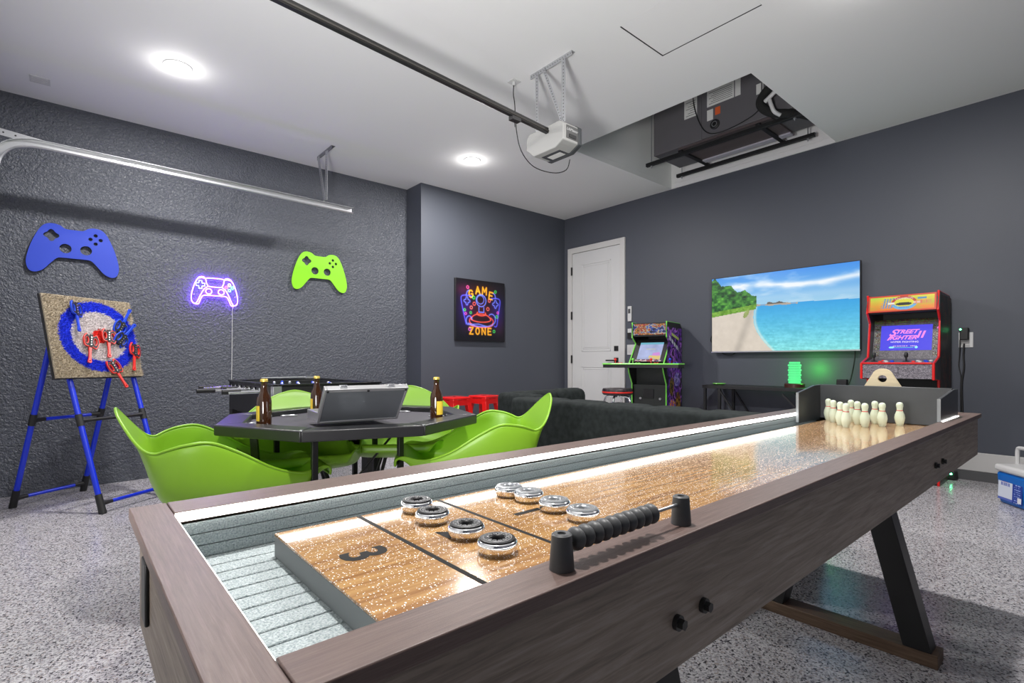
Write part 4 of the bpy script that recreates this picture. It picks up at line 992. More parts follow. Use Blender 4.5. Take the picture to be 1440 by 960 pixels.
def marq(u, v):
    c = np.stack([250-5*v, 120+125*v, 25+40*v], 1); c[:, 0] -= 40*np.exp(-((u-.1)/.1)**2)*v; gr = np.clip((fbm(u*6, v*4, 3)-.45)*3, 0, 1)[:, None]; c = c*(1-gr*.5)+np.array([150, 220, 60])*gr*.5
    fr = (u < .025) | (u > .975) | (v < .10) | (v > .90); c[fr] = (225, 70, 30)
    bl = (u > .18+.06*(v)) & (u < .40) & (v > .2) & (v < .82) & (np.sin((u-.05*v)*150) > -.1); c[bl] = (110, 150, 200)
    d = np.hypot((u-.54)/.19, (v-.5)/.42); c[d < 1] = (200, 60, 40); c[(d < 1) & (v < .42)] = (110, 185, 235); c[np.hypot((u-.54)/.145, (v-.52)/.27) < 1] = (235, 230, 60); c[(np.hypot((u-.54)/.12, (v-.44)/.10) < 1)] = (30, 30, 20)
    c[(np.abs(v-.50) < .05) & (np.abs(np.abs(u-.54)-.19) < .05)] = (250, 245, 225)
    c[(u > .74) & (u < .86) & (v > .68) & (v < .80)] = (90, 150, 190); q = (u > .68) & (u < .93) & (v > .42) & (v < .62) & (np.sin(u*300) > -.3); c[q] = (235, 130, 90)
    return c
g = G(); g.prism([(4.868, 1.515), (4.848, 1.388), (4.862, 1.386), (4.882, 1.513)], wI, frame((0, iy1, 0), (1, 0, 0), (0, 0, 1))); g.ob('marquee_box', M_red, t)
Mm = frame((4.8472, iy1, 1.388), (0, -1, 0), (.020, 0, .127))
gprint('marquee', Mm, wI, .128, 110, 34, marq, attr_mat('lit marquee', .85, .3), t)
text('CHAMPION', Mm @ Matrix.Translation((.54*wI, .098, .0004)), .022, M_white, 'lettering', t, .0002)
text('EDITION', Mm @ Matrix.Translation((.54*wI, .030, .0004)), .016, M_bluepl, 'lettering', t, .0002)
# sloped bezel and screen
pb, pt = Vector((4.955, 0, 1.02)), Vector((5.03, 0, 1.335)); up = (pt-pb).normalized(); bl = (pt-pb).length
Ms = frame((4.955, iy1, 1.02), (0, -1, 0), up)
stone = noisepic([(84, 82, 88), (98, 95, 102), (112, 108, 115), (92, 90, 94)], 30, 30, 31)
def bez(u, v):
    c = stone(u, v)
    for uu in (.06, .94):
        for k in range(5):
            q = (np.abs(u-uu) < .04) & (np.abs(v-(.13+.165*k)) < .06); c[q] = noisepic([(40, 60, 55), (150, 150, 140), (90, 40, 30), (30, 90, 60)], 60, 50, 40+k)(u[q], v[q])
    q = (v > .90); c[q] = noisepic([(40, 40, 30), (90, 30, 30), (80, 110, 30), (50, 50, 60)], 30, 50, 55)(u[q], v[q]); return c
gprint('bezel_art', Ms, wI, bl, 110, 80, bez, M_print, t)
g = G(); g.box(0, wI, 0, bl, -.012, -.001, Ms); g.ob('bezel_board', M_black, t)
g = G(); swi, she = wI*.77, .205; sx_, sy_ = wI*.115, .070
Msc = Ms @ Matrix.Translation((sx_, sy_, .0015))
def game(u, v):
    c = np.zeros((len(u), 3))+np.array([72, 66, 232])
    q = (np.abs(v-.115) < .022) & (u > .26) & (u < .66); c[q] = (70, 90, 190)
    q = (np.abs(v-.11) < .010) & (u > .26) & (u < .66); c[q] = (110, 220, 250)
    q = ((np.hypot((u-.23)/.055, (v-.12)/.04) < 1) | (np.hypot((u-.71)/.03, (v-.12)/.045) < 1)); c[q] = (150, 240, 250)
    q = (np.abs(v-.175) < .012) & (u > .26) & (u < .55) & (np.sin(u*170) > -.5); c[q] = (240, 200, 240)
    q = (np.abs(v-.175) < .012) & (u > .6) & (u < .72) & (np.sin(u*170) > -.5); c[q] = (240, 200, 240); return c
gprint('screen', Msc, swi, she, 120, 70, game, attr_mat('game screen', 1.0, .2), t)
def gradm(name):
    m = emis(name, (1, 1, 1, 1), 1.0); nt = m.node_tree; b = nt.nodes['Principled BSDF']; tc = nt.nodes.new('ShaderNodeTexCoord'); s = nt.nodes.new('ShaderNodeSeparateXYZ'); nt.links.new(tc.outputs['Generated'], s.inputs[0])
    r = nt.nodes.new('ShaderNodeValToRGB'); E = r.color_ramp.elements; E[0].position = .1; E[0].color = L3(255, 250, 200); E[1].position = .95; E[1].color = L3(250, 140, 235); nt.links.new(s.outputs[2], r.inputs[0]); nt.links.new(r.outputs[0], b.inputs['Emission Color']); return m
M_sf = gradm('game title letters')
TT = lambda x, y, z=.0008: Msc @ Matrix.Translation((x, y, z))
text('S', TT(swi*.22, she*.70), .072, M_sf, 'lettering', t, .0002, shear=.5, sx=1.3, bold=.0016)
text('TREET', TT(swi*.50, she*.735), .045, M_sf, 'lettering', t, .0002, shear=.45, sx=1.12, bold=.0016)
text('F', TT(swi*.17, she*.50), .060, M_sf, 'lettering', t, .0002, shear=.5, sx=1.2, bold=.0016)
text('IGHTER', TT(swi*.44, she*.50), .045, M_sf, 'lettering', t, .0002, shear=.45, sx=1.12, bold=.0016)
text('II', TT(swi*.77, she*.60), .078, M_sf, 'lettering', t, .0002, shear=.25, sx=1.3, bold=.0016)
text("'", TT(swi*.93, she*.72), .14, M_sf, 'lettering', t, .0002, shear=.5, sx=1.6)
text('HYPER FIGHTING', TT(swi*.48, she*.33), .020, emis('white letters', (1, .9, 1, 1), 1), 'lettering', t, .0002, sx=1.15)
# control deck
Md = frame((4.705, iy1, .987), (0, -1, 0), (.25, 0, .035)); dl = .255
g = G(); g.box(0, wI, 0, dl, -.012, 0, Md); g.ob('control_deck', M_grey, t)
gprint('deck_art', Md @ Matrix.Translation((0, 0, .0005)), wI, dl, 70, 40, stone, M_print, t)
g = G(); g.box(4.706, 4.72, iy0, iy1, .872, .985); g.ob('deck_front', M_grey, t)
gprint('deck_front_art', frame((4.7053, iy1, .874), (0, -1, 0), (0, 0, 1)), wI, .108, 90, 22, noisepic([(88, 84, 92), (128, 122, 130), (104, 100, 108), (142, 136, 144)], 30, 10, 61), M_print, t)
g = G(); g.tube([(4.704, iy1, .987), (4.704, iy0, .987)], .008, n=6); g.ob('front_trim', M_red, t)
for u in (.05, .255):
    p = Md @ Vector((u, .10, 0)); g = G(); g.cyl(p, p+Vector((0, 0, .004)), .022, n=16); g.cyl(p, p+Vector((0, 0, .032)), .006, n=8); g.lathe([(0, .028), (.010, .030), (.0135, .044), (.012, .062), (.006, .070), (0, .071)], tuple(p), 16); g.ob('joystick', M_black, t, smooth=True)
for u, v, m in ((.10, .06, M_redpl), (.125, .10, M_white), (.14, .065, M_white), (.165, .10, M_bluepl), (.175, .07, M_bluepl), (.11, .11, M_redpl), (.305, .07, M_redpl), (.325, .11, M_white), (.345, .07, M_white), (.37, .11, M_bluepl), (.385, .07, M_bluepl), (.40, .12, M_white)):
    p = Md @ Vector((u, v, 0)); nrm = (Md.to_3x3() @ Vector((0, 0, 1))); g = G(); g.cyl(p, p+nrm*.009, .0125, .011, n=14); g.ob('button', m, t, smooth=True)

# green edged four player cabinet
RZ = R_(13)
t = thing('four_player_arcade_machine', 'purple sided arcade machine with lime green edges beside the white door', 'arcade machine', (4.98, 3.30, fz(4.98)), RZ)
zb = -fz(4.98)
def zz(z): return z+zb
pf = [(.25, 0), (.25, zz(1.38)), (.20, zz(1.425)), (-.22, zz(1.425)), (-.22, zz(1.265)), (-.125, zz(1.20)), (-.30, zz(.985)), (-.33, zz(.93)), (-.31, zz(.88)), (-.23, zz(.76)), (-.23, 0)]
M_lime = mat('lime edge trim', (.22, .75, .10, 1), .35)
for y in (-.20, .184):
    g = G(); g.prism(pf, .016, frame((0, y+.016, 0), (1, 0, 0), (0, 0, 1))); sp = loc_ob(g, 'side_panel', M_black, t)
    g = G(); g.tube([(p[0], y+.008, p[1]) for p in pf[2:]], .0075, n=6); loc_ob(g, 'edge_trim', M_lime, sp)
pur = noisepic([(28, 16, 44), (62, 26, 105), (125, 60, 185), (48, 32, 85), (165, 95, 205), (34, 20, 50)], 3.2, 9, 71, 3.0)
def sideart(u, v):
    c = pur(u, v)
    for cx, cy, rx, ry, cols, sd in ((.35, .30, .28, .09, [(230, 190, 40), (230, 120, 30), (60, 90, 200), (200, 60, 50)], 5), (.30, .50, .16, .08, [(60, 50, 25), (150, 110, 40), (90, 70, 30), (30, 30, 20)], 6), (.75, .34, .18, .12, [(70, 55, 25), (170, 130, 40), (110, 60, 30), (40, 30, 25)], 8), (.68, .56, .2, .06, [(110, 90, 190), (170, 150, 220), (60, 40, 120)], 9), (.25, .70, .15, .04, [(220, 40, 120), (160, 20, 90), (60, 10, 50)], 10)):
        q = np.hypot((u-cx)/rx, (v-cy)/ry)+.4*(fbm(u*9, v*20, sd)-.5) < 1; c[q] = noisepic(cols, 14, 34, sd+80)(u[q], v[q])
    q = (np.abs(v-.93+.08*(u-.5)) < .012) & (u > .3) & (u < .8); c[q] = (190, 200, 110)
    q = (np.abs(v-.875+.15*(u-.4)) < .016) & (u > .1) & (u < .8) & (np.sin(u*40) > -.5); c[q] = (205, 205, 215); return c
o = gprint('side_art', frame((-.222, -.2006, 0), (1, 0, 0), (0, 0, 1)), .468, zz(1.37), 90, 260, sideart, M_print); o.parent = t
def loc_print(*a): o = gprint(*a); o.parent = t; return o
g = G(); g.box(-.215, .25, -.183, .183, zz(1.41), zz(1.42)); g.box(.235, .249, -.183, .183, 0, zz(1.41)); g.box(-.21, -.12, -.183, .183, zz(1.275), zz(1.285)); loc_ob(g, 'carcass', M_black, t)
g = G(); g.box(-.205, -.19, -.183, .183, 0, zz(.75)); loc_ob(g, 'kick_panel', mat('dark panel', (.022, .026, .024, 1), .5), t, bev=.003)
g = G(); g.box(-.12, -.11, -.183, .183, zz(.73), zz(.93)); loc_ob(g, 'recess_panel', mat('dark panel upper', (.03, .035, .033, 1), .5), t)
g = G(); g.box(-.213, -.205, -.05, .07, zz(.60), zz(.70)); loc_ob(g, 'coin_door', M_black, t, bev=.003)
for y in (-.12, .10):
    g = G(); g.cyl((-.205, y, zz(.60)), (-.218, y, zz(.60)), .013, n=12); loc_ob(g, 'knob', M_alum, t, smooth=True)
g = G(); g.box(-.214, -.204, -.183, .183, zz(1.29), zz(1.41)); loc_ob(g, 'marquee_box', M_black, t)
loc_print('marquee', frame((-.2147, .183, zz(1.29)), (0, -1, 0), (0, 0, 1)), .366, .12, 80, 28, noisepic([(20, 16, 30), (60, 90, 200), (210, 200, 160), (190, 60, 60), (220, 150, 50), (25, 20, 30)], 9, 4, 91), attr_mat('marquee print', .55, .4))
Mq = frame((-.27, .183, zz(1.0)), (0, -1, 0), (.17, 0, .24))
g = G(); g.box(0, .366, 0, .30, -.012, -.001, Mq); loc_ob(g, 'bezel_board', M_black, t)
def tgame(u, v):
    c = np.zeros((len(u), 3))+np.array([176, 186, 226]); w_ = fbm(u*3, v*3, 95)[:, None]; c = c*(.85+.3*w_)
    q = v > .88; c[q] = (120, 190, 210); q = (np.abs(v-.60) < .02) & (u > .3) & (u < .72) & (np.sin(u*90) > -.4); c[q] = (225, 225, 120)
    q = np.hypot((u-.78)/.2, (v-.28)/.14)+(fbm(u*9, v*9, 4)-.5) < .9; c[q] = (215, 150, 225); q = (v < .22) & (u > .5) & (fbm(u*12, v*12, 12) > .5); c[q] = (230, 205, 130); return c
loc_print('screen', Mq @ Matrix.Translation((.055, .030, .001)), .262, .225, 70, 60, tgame, attr_mat('second game screen', .9, .2))
loc_print('screen_strip', Mq @ Matrix.Translation((.04, .002, .001)), .29, .026, 60, 8, noisepic([(150, 30, 30), (40, 30, 90), (200, 180, 170), (30, 20, 30)], 14, 1, 96), M_print)
g = G(); dk = [(-.20, -.22), (-.20, .22), (-.32, .41), (-.50, .41), (-.53, .30), (-.53, -.30), (-.50, -.41), (-.32, -.41)]
g.prism([(x, y) for x, y in dk], .045, Matrix.Translation((0, 0, zz(.935)))); loc_ob(g, 'control_deck', M_black, t, bev=.002)
g = G(); g.tube([(x, y, zz(.975)) for x, y in dk], .0085, n=6, closed=True); loc_ob(g, 'deck_trim', M_lime, t)
loc_print('deck_art', frame((-.50, .34, zz(.9805)), (0, -1, 0), (1, 0, 0)), .68, .22, 60, 20, noisepic([(120, 150, 60), (30, 25, 40), (150, 60, 40), (60, 60, 90)], 14, 5, 97), M_print)
for j, c in enumerate((M_bluepl, M_redpl, M_lime, M_redpl)):
    y = (-.30, -.10, .10, .30)[j]; x = -.42
    g = G(); g.cyl((x, y, zz(.98)), (x, y, zz(1.012)), .005, n=8); g.sph((x, y, zz(1.022)), .015, u=12, v=8); loc_ob(g, 'joystick', c, t, smooth=True)
    for q in range(2): g = G(); g.cyl((x-.01, y-.045-.03*q, zz(.98)), (x-.01, y-.045-.03*q, zz(.99)), .011, n=12); loc_ob(g, 'button', c, t)
# arcade stool
t = thing('arcade_stool', 'round padded stool with red stripe and chrome legs at the purple arcade machine', 'stool', (4.15, 3.20, fz(4.15)))
zs = fz(4.15); M_st = mat('black printed vinyl', (.03, .02, .025, 1), .4, noise=(40, .9))
g = G(); g.lathe([(0, .668), (.135, .668), (.148, .680), (.150, .715), (.142, .732), (.05, .738), (0, .738)], (0, 0, -zs), 32); loc_ob(g, 'seat', M_st, t, smooth=True, shade=60)
g = G(); g.lathe([(.1505, .690), (.1515, .692), (.1515, .702), (.1505, .704)], (0, 0, -zs), 32); loc_ob(g, 'stripe', M_redpl, t, smooth=True)
for k in range(4):
    a = R_(20+90*k); c_, s_ = math.cos(a), math.sin(a)
    g = G(); g.tube(smooth([(c_*.03, s_*.03, .655-zs), (c_*.10, s_*.10, .652-zs), (c_*.130, s_*.130, .61-zs), (c_*.145, s_*.145, .5-zs), (c_*.19, s_*.19, 0.0)], 4), .011, n=10); loc_ob(g, 'leg', M_chrome, t, smooth=True)
g = G(); g.tube([(math.cos(a)*.165, math.sin(a)*.165, .27-zs) for a in np.linspace(0, 2*math.pi, 30)[:-1]], .008, n=8, closed=True); loc_ob(g, 'foot_ring', M_chrome, t, smooth=True)

# ------------------------------------------------------------------ wall outlet, plug and cords
t = thing('wall_outlet', 'white wall outlet with black plug adapter right of the red arcade machine', 'outlet', (XR, .725, 1.17))
g = G(); g.box(XR-.008, XR-.0005, .683, .770, 1.110, 1.228); g.ob('wall_plate', M_white, t, bev=.003)
g = G(); g.box(XR-.014, XR-.008, .705, .750, 1.122, 1.16); g.ob('socket', M_trim, t, bev=.002)
t2 = thing('plug_adapter', 'black plug adapter with green light in the wall outlet', 'plug', (XR-.03, .73, 1.2))
g = G(); g.box(XR-.055, XR-.009, .705, .758, 1.168, 1.262); g.ob('body', M_black, t2, bev=.006)
M_gled = emis('green indicator', (.1, 1, .35, 1), 30)
g = G(); g.sph((XR-.057, .752, 1.250), .0055, u=10, v=8); g.ob('indicator_light', M_gled, t2)
g = G(); g.tube(smooth([(XR-.02, .735, 1.14), (XR-.012, .74, 1.05), (XR-.012, .737, .95), (XR-.012, .75, .82), (XR-.012, .745, .55), (XR-.03, .75, .2)], 4), .006, n=6); g.ob('power_cord', M_black, t2, smooth=True)
g = G(); g.tube(smooth([(XR-.04, .757, 1.17), (XR-.012, .763, 1.05), (XR-.012, .768, .97), (XR-.012, .755, .88), (XR-.012, .757, .75), (XR-.012, .755, .4)], 4), .0035, n=6); g.ob('thin_cord', M_black, t2, smooth=True)
t = thing('floor_charger', 'black charger with green light on the floor below the table end', 'charger', (5.2, .79, fz(5.2)))
g = G(); z = fz(5.2); g.box(5.17, 5.25, .765, .855, z, z+.075); g.ob('body', M_black, t, bev=.012)
g = G(); g.sph((5.168, .795, z+.05), .007, u=10, v=8); g.ob('indicator_light', M_gled, t)

# ------------------------------------------------------------------ cooler
M_cool = mat('blue plastic cooler', (.005, .13, .50, 1), .35)
ca = Vector((4.672, .49, 0)); cb_ = Vector((4.487, .341, 0)); ce = (cb_-ca).normalized(); cang = math.atan2(ce.y, ce.x)
t = thing('cooler', 'blue and white plastic cooler with raised handle on the floor at right', 'cooler', (ca.x, ca.y, fz(4.6)), cang)
# local x runs along the front, local y towards the wall is negative rotation
def tap(g, x0, x1, y0, y1, z0, z1, f):
    cx, cy = (x0+x1)/2, (y0+y1)/2; v = []
    for z, s in ((z0, f), (z1, 1)):
        v.append([g.bm.verts.new((cx+(x-cx)*s, cy+(y-cy)*s, z)) for x, y in ((x0, y0), (x1, y0), (x1, y1), (x0, y1))])
    for k in range(4): g.bm.faces.new((v[0][k], v[0][(k+1) % 4], v[1][(k+1) % 4], v[1][k]))
    g.bm.faces.new(v[0][::-1]); g.bm.faces.new(v[1])
DY = .27
g = G(); tap(g, 0, .38, 0, DY, 0, .205, .93); loc_ob(g, 'body', M_cool, t, bev=.02, seg=4)
g = G(); g.box(-.008, .388, -.008, DY+.008, .205, .252); loc_ob(g, 'lid', M_white, t, bev=.018, seg=4)
g = G(); hy = DY/2
g.tube(smooth([(-.012, hy, .21), (-.014, hy, .29), (-.010, hy, .345), (.02, hy, .358), (.19, hy, .360), (.36, hy, .358), (.39, hy, .345), (.394, hy, .29), (.392, hy, .21)], 3), .012, n=8); loc_ob(g, 'handle', M_white, t, smooth=True)
def clab(u, v):
    c = np.zeros((len(u), 3))+np.array([205, 212, 225]); c[u > .60] = (30, 60, 150)
    q = (np.hypot((u-.30)/.2, (v-.82)/.07) < 1); c[q] = (190, 40, 40)
    q = (np.abs(v-.66) < .07) & (u > .12) & (u < .5) & (np.sin(u*110) > -.2); c[q] = (60, 80, 170)
    q = (v < .10) & (u < .6); c[q] = (80, 100, 180)
    q = (u > .66) & (u < .92) & (np.sin(v*70) > .3) & (fbm(u*30, v*30, 3) > .45); c[q] = (160, 180, 230); q = (u > .82) & (u < .97) & (v > .04) & (v < .26); c[q] = (225, 225, 230); return c
o = gprint('printed_label', Matrix.Identity(4), .20, .155, 60, 50, clab, M_print); o.parent = t
# the visible face is local +y (towards the camera side)
o.matrix_local = frame((.022, -.0015, .028), (1, 0, 0), (0, .035, 1))

# ------------------------------------------------------------------ garage opener, rail, brackets
def perf(g, p0, p1, w, nrm, th=.0025, hole=.0035, step=.022):
    p0, p1, nrm = Vector(p0), Vector(p1), Vector(nrm).normalized(); g.mi = 0; d = (p1-p0); L = d.length
    g.bar(p0, p1, w, th, up=nrm); g.mi = 1; k = int(L/step)
    for i in range(k):
        c = p0+d*((i+.5)/k)
        for s in (1, -1): g.cyl(c+nrm*(s*th*.5), c+nrm*(s*(th*.5+.0006)), hole, n=6)
    g.mi = 0
M_rail = mat('black rail', (.02, .02, .02, 1), .4, metal=.3)
t = thing('garage_opener', 'grey and white garage door opener hanging from the ceiling', 'garage opener', (2.515, 2.47, 2.57))
ox0, ox1, oy0, oy1, oz0, oz1 = 2.42, 2.60, 2.30, 2.65, 2.405, 2.57
sec = [(oy0+.03, oz1), (oy1-.03, oz1), (oy1, oz1-.03), (oy1, oz0+.06), (oy1-.07, oz0), (oy0+.07, oz0), (oy0, oz0+.035), (oy0, oz1-.02)]
g = G(); g.prism(sec, ox1-ox0-.035, frame((ox0, 0, 0), (0, 1, 0), (0, 0, 1))); g.ob('housing', mat('light grey housing', (.38, .38, .37, 1), .4), t, bev=.006, seg=3)
g = G(); g.prism([(2.475+(y-2.475)*1.02, 2.4875+(z-2.4875)*1.04) for y, z in sec], .035, frame((ox1-.035, 0, 0), (0, 1, 0), (0, 0, 1))); g.ob('end_frame', M_dgrey, t, bev=.005)
g = G(); g.box(ox0+.03, ox1-.04, oy0-.0035, oy0-.0005, oz0+.05, oz1-.03); g.ob('control_panel', mat('grey control panel', (.10, .10, .10, 1), .35), t, bev=.001)
g = G(); g.box(ox0+.055, ox1-.06, oy0-.008, oy0-.0035, oz0+.058, oz0+.080); g.ob('port_block', M_black, t)
text('LiftMaster', frame(((ox0+ox1)/2-.005, oy0-.004, oz1-.055), (1, 0, 0), (0, 0, 1)), .026, M_white, 'lettering', t, .0003, shear=.3)
g = G(); g.box(ox0+.05, ox1-.04, oy0+.08, oy1-.10, oz0-.003, oz0-.0005); g.ob('light_lens', M_dgrey, t)
g = G(); g.box(ox0+.075, ox1-.05, oy0+.10, oy0+.22, oz0-.0045, oz0-.003); g.ob('warning_label', M_paper, t)
rz = lambda x: 2.634-(x-.73)*.0577
g = G()
g.bar((XB+.15, 2.445, rz(XB+.15)), (2.43, 2.445, rz(2.43)), .028, .034); rl = g.ob('drive_rail', M_rail, t, bev=.002)
g = G(); g.bar((XB+.15, 2.4285, rz(XB+.15)-.006), (2.42, 2.4285, rz(2.42)-.006), .006, .008); g.bar((XB+.15, 2.462, rz(XB+.15)-.006), (2.42, 2.462, rz(2.42)-.006), .006, .008)
g.ob('drive_belt', mat('belt', (.05, .045, .04, 1), .7), rl)
g = G(); g.box(2.10, 2.17, 2.425, 2.465, rz(2.1)-.04, rz(2.1)-.017); g.tube([(2.13, 2.445, rz(2.1)-.03), (2.13, 2.44, rz(2.1)-.08)], .002); g.ob('trolley', M_black, rl)
g = G(); cx = 2.45
perf(g, (cx, 2.25, H-.016), (cx, 2.64, H-.016), .032, (1, 0, 0)); perf(g, (cx+.016, 2.25, H-.002), (cx+.016, 2.64, H-.002), .032, (0, 0, 1))
g.ob('ceiling_bracket', [M_steel, M_black], t)
for y0_, y1_, z1_ in ((2.32, 2.32, oz1-.01), (2.57, 2.57, oz1-.01)):
    g = G(); perf(g, (cx-.004, y0_, H-.02), (cx-.004, y1_, z1_), .034 if y0_ < 2.4 else .026, (1, 0, 0)); g.ob('hanger_strap', [M_steel, M_black], t)
g = G(); perf(g, (cx-.008, 2.50, H-.02), (cx-.008, 2.335, oz1+.01), .022, (1, 0, 0)); g.ob('diagonal_strap', [M_steel, M_black], t)
g = G(); g.tube(smooth([(2.412, 2.775, H-.02), (2.40, 2.765, H-.10), (2.39, 2.74, 2.82), (2.38, 2.71, 2.62), (2.40, 2.68, 2.47), (2.48, 2.64, 2.37), (2.58, 2.55, 2.325), (2.62, 2.46, 2.33), (2.615, 2.42, 2.39)], 5), .0035, n=6); g.ob('power_cord', M_black, t, smooth=True)
g = G(); g.box(2.38, 2.45, 2.74, 2.81, H-.006, H-.0005); g.cyl((2.412, 2.775, H-.006), (2.412, 2.775, H-.03), .012, n=12); tag(g.ob('ceiling_outlet', M_white), 'white ceiling outlet feeding the garage door opener', 'outlet')
# door track along the textured wall
t = thing('door_track', 'galvanised overhead garage door track curving along the textured wall', 'door track', (1.0, 4.85, 2.5))
Yt = 4.85; KT = 4.85/5.22
path = [(-.40, 2.30), (-.395, 2.40), (-.37, 2.50), (-.31, 2.575), (-.22, 2.612), (-.12, 2.622), (.1, 2.620), (.7, 2.612), (1.5, 2.602), (2.29, 2.592)]
path = smooth([(x*KT-.01, 1+(z-1)*KT) for x, z in path], 6)
g = G()
for dz, dy, w, th in ((0, 0, .052, .003),):
    A = []
    for i, (x, z) in enumerate(path):
        a = path[max(0, i-1)]; b = path[min(len(path)-1, i+1)]; tx, tz = b[0]-a[0], b[1]-a[1]; l = math.hypot(tx, tz); nx_, nz_ = -tz/l, tx/l
        A.append([(x+nx_*q, Yt+y_, z+nz_*q) for q, y_ in ((.026, -.018), (.028, .012), (.020, .016), (-.020, .016), (-.028, .012), (-.030, -.012), (-.022, -.020))])
    V = [[g.bm.verts.new(p) for p in r] for r in A]
    for a, b in zip(V, V[1:]):
        for k in range(6): g.bm.faces.new((a[k], a[k+1], b[k+1], b[k]))
g.ob('curved_track', M_steel, t, solid=.002)
g = G(); g.bar((-.382, Yt+.02, fz(0)), (-.382, Yt+.02, 2.208), .05, .02, up=(1, 0, 0)); g.ob('upright_track', M_steel, t)
g = G(); perf(g, (-.66, Yt+.03, 2.585), (-.06, Yt+.03, 2.52), .045, (0, 1, 0), step=.06, hole=.006); g.ob('horizontal_angle', [M_steel, M_black], t)
cx = 1.845
g = G(); perf(g, (cx, 4.69, H-.018), (cx, 5.05, H-.018), .036, (1, 0, 0)); perf(g, (cx+.018, 4.69, H-.002), (cx+.018, 5.05, H-.002), .036, (0, 0, 1)); g.ob('ceiling_bracket', [mat('shaded zinc', (.30, .30, .31, 1), .4, metal=.8), M_black], t)
g = G(); perf(g, (cx-.003, 4.80, H-.02), (cx+.01, Yt+.0, 2.53), .060, (1, 0, 0)); g.ob('hanger_strap', [M_steel, M_black], t)
g = G(); perf(g, (cx-.008, 5.00, H-.02), (cx+.004, Yt+.018, 2.53), .046, (1, 0, 0)); g.ob('hanger_strap', [M_steel, M_black], t)

# ------------------------------------------------------------------ air handler in the attic shaft
t = thing('air_handler', 'dark grey air handler unit above the open ceiling shaft', 'air handler', (4.8, 2.3, 3.12))
M_hv = mat('dark grey steel cabinet', (.12, .115, .125, 1), .5)
g = G(); g.box(4.58, 5.08, 1.63, 2.537, 3.12, 4.2); g.ob('cabinet_right', M_hv, t, bev=.004)
g = G(); g.box(4.585, 5.08, 2.541, 3.07, 3.12, 4.2); g.ob('cabinet_left', M_hv, t, bev=.004)
g = G(); g.box(4.60, 5.05, 1.90, 2.80, 3.10, 3.119); g.ob('bottom_panel', mat('purple brown sheet', (.09, .07, .07, 1), .4), t)
g = G(); g.box(5.0, 5.07, 1.90, 2.80, 3.085, 3.099); g.ob('bottom_strip', mat('lilac strip', (.45, .43, .50, 1), .5), t)
for y0_, y1_, z0_, z1_, m, nm in ((2.585, 2.72, 3.37, 3.56, M_paper, 'paper_label'), (2.22, 2.48, 3.40, 3.56, M_paper, 'paper_label'), (2.16, 2.21, 3.40, 3.58, M_paper, 'paper_label'), (2.42, 2.48, 3.27, 3.37, M_paper, 'paper_label'), (2.35, 2.40, 3.30, 3.37, mat('orange label', (.7, .12, .03, 1), .5), 'warning_label'), (1.98, 2.02, 3.34, 3.43, M_paper, 'paper_label'), (1.86, 1.93, 3.62, 3.70, mat('orange tag', (.6, .2, .05, 1), .5), 'warning_label')):
    g = G(); g.box(4.577 if y0_ < 2.54 else 4.582, 4.5795 if y0_ < 2.54 else 4.5845, y0_, y1_, z0_, z1_); lb = g.ob(nm, m, t)
    if m is M_paper and y1_-y0_ > .1:
        g = G()
        for k in range(7): g.box(4.5755 if y0_ < 2.54 else 4.5805, 4.577 if y0_ < 2.54 else 4.582, y0_+.015, y1_-.02-.02*(k % 3), z0_+.02+k*(z1_-z0_-.04)/7, z0_+.024+k*(z1_-z0_-.04)/7)
        o = g.ob('print_lines', M_grey, lb); o['kind'] = 'stuff'
g = G(); g.lathe([(.045, 0), (.045, .012), (.028, .018), (.028, .004), (0, .004)], (0, 0, 0), 24, Matrix.Translation((4.58, 2.40, 3.215)) @ Matrix.Rotation(-math.pi/2, 4, 'Y')); g.ob('pipe_port', M_black, t, smooth=True)
g = G(); g.lathe([(.020, .0181), (.026, .0181), (.026, .020), (.020, .020)], (0, 0, 0), 24, Matrix.Translation((4.58, 2.40, 3.215)) @ Matrix.Rotation(-math.pi/2, 4, 'Y')); g.ob('port_ring', M_steel, t, smooth=True)
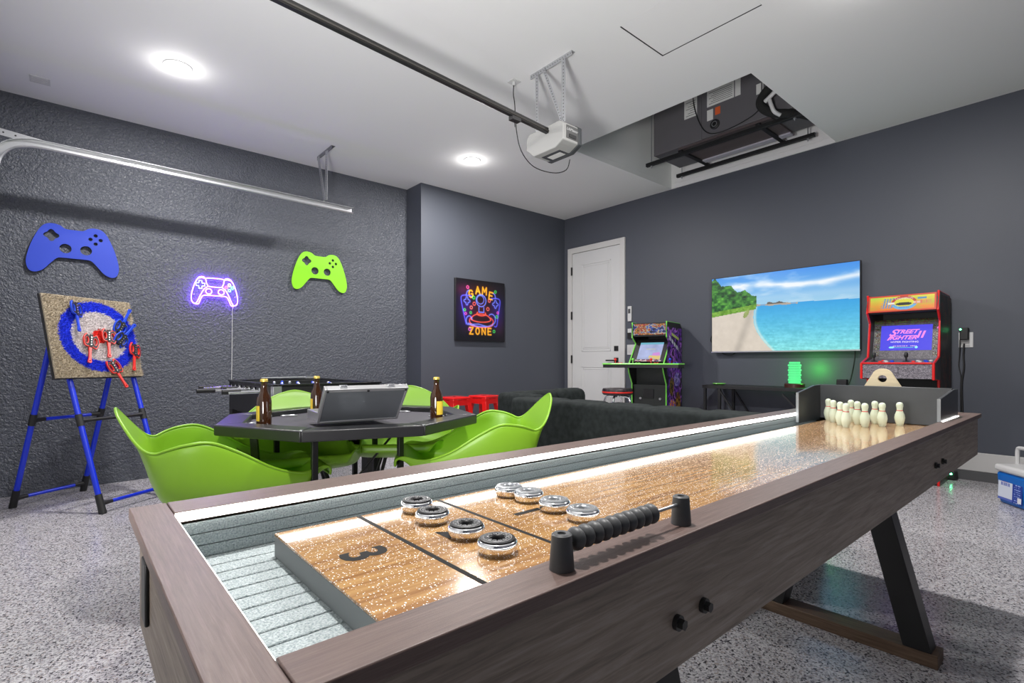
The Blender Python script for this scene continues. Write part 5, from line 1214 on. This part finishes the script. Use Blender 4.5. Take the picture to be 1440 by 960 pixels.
g = G(); g.tube(smooth([(4.56, 2.62, 3.70), (4.555, 2.60, 3.45), (4.555, 2.52, 3.22), (4.56, 2.42, 3.13), (4.56, 2.25, 3.12), (4.56, 2.05, 3.16), (4.55, 1.95, 3.22)], 5), .005, n=6); g.ob('control_wire', M_black, t, smooth=True)
g = G(); g.tube(smooth([(4.57, 2.10, 3.68), (4.555, 2.06, 3.60), (4.555, 1.99, 3.55), (4.555, 1.955, 3.42), (4.555, 1.955, 3.32)], 5), .004, n=6); g.ob('white_wire', M_white, t, smooth=True)
t = thing('insulated_pipe', 'black insulated refrigerant pipes with white tape beside the air handler', 'pipe', (4.5, 1.85, 3.2))
g = G(); g.tube(smooth([(4.52, 1.665, 3.48), (4.50, 1.78, 3.38), (4.50, 1.92, 3.28), (4.50, 1.95, 3.20), (4.53, 1.88, 3.12), (4.58, 1.78, 3.09), (4.68, 1.70, 3.09), (4.80, 1.67, 3.10)], 6), .036, n=12); g.ob('thick_pipe', mat('black foam', (.012, .012, .012, 1), .9, bump=(60, .6, .004)), t, smooth=True)
g = G(); g.tube(smooth([(4.48, 1.655, 3.36), (4.46, 1.74, 3.30), (4.46, 1.84, 3.23), (4.47, 1.90, 3.20)], 5), .018, n=10); g.ob('pvc_pipe', M_white, t, smooth=True)
g = G(); g.tube(smooth([(4.462, 1.86, 3.20), (4.47, 1.845, 3.14), (4.49, 1.83, 3.095), (4.53, 1.80, 3.07)], 5), .016, n=10); g.ob('tape_wrap', M_white, t, smooth=True)
t = thing('hanging_strut', 'black slotted strut frame on threaded rods under the air handler', 'support frame', (4.8, 2.4, 3.06))
for x, ya, yb in ((4.62, 1.66, 3.18), (5.14, 1.74, 3.14)):
    g = G(); g.box(x-.018, x+.018, ya, yb, 3.045, 3.080); g.ob('strut_rail', M_blackmetal, t, bev=.002)
    for y in (ya+.06, yb-.06):
        g = G(); g.cyl((x, y, 3.02), (x, y, 4.29), .005, n=8); g.ob('threaded_rod', M_steel, t)
        g = G(); g.cyl((x, y, 3.035), (x, y, 3.044), .012, n=6); g.ob('nut', M_steel, t)
for y in (2.02, 2.78):
    g = G(); g.box(4.60, 5.16, y-.02, y+.02, 3.081, 3.099); g.ob('strut_crosspiece', M_blackmetal, t, bev=.002)
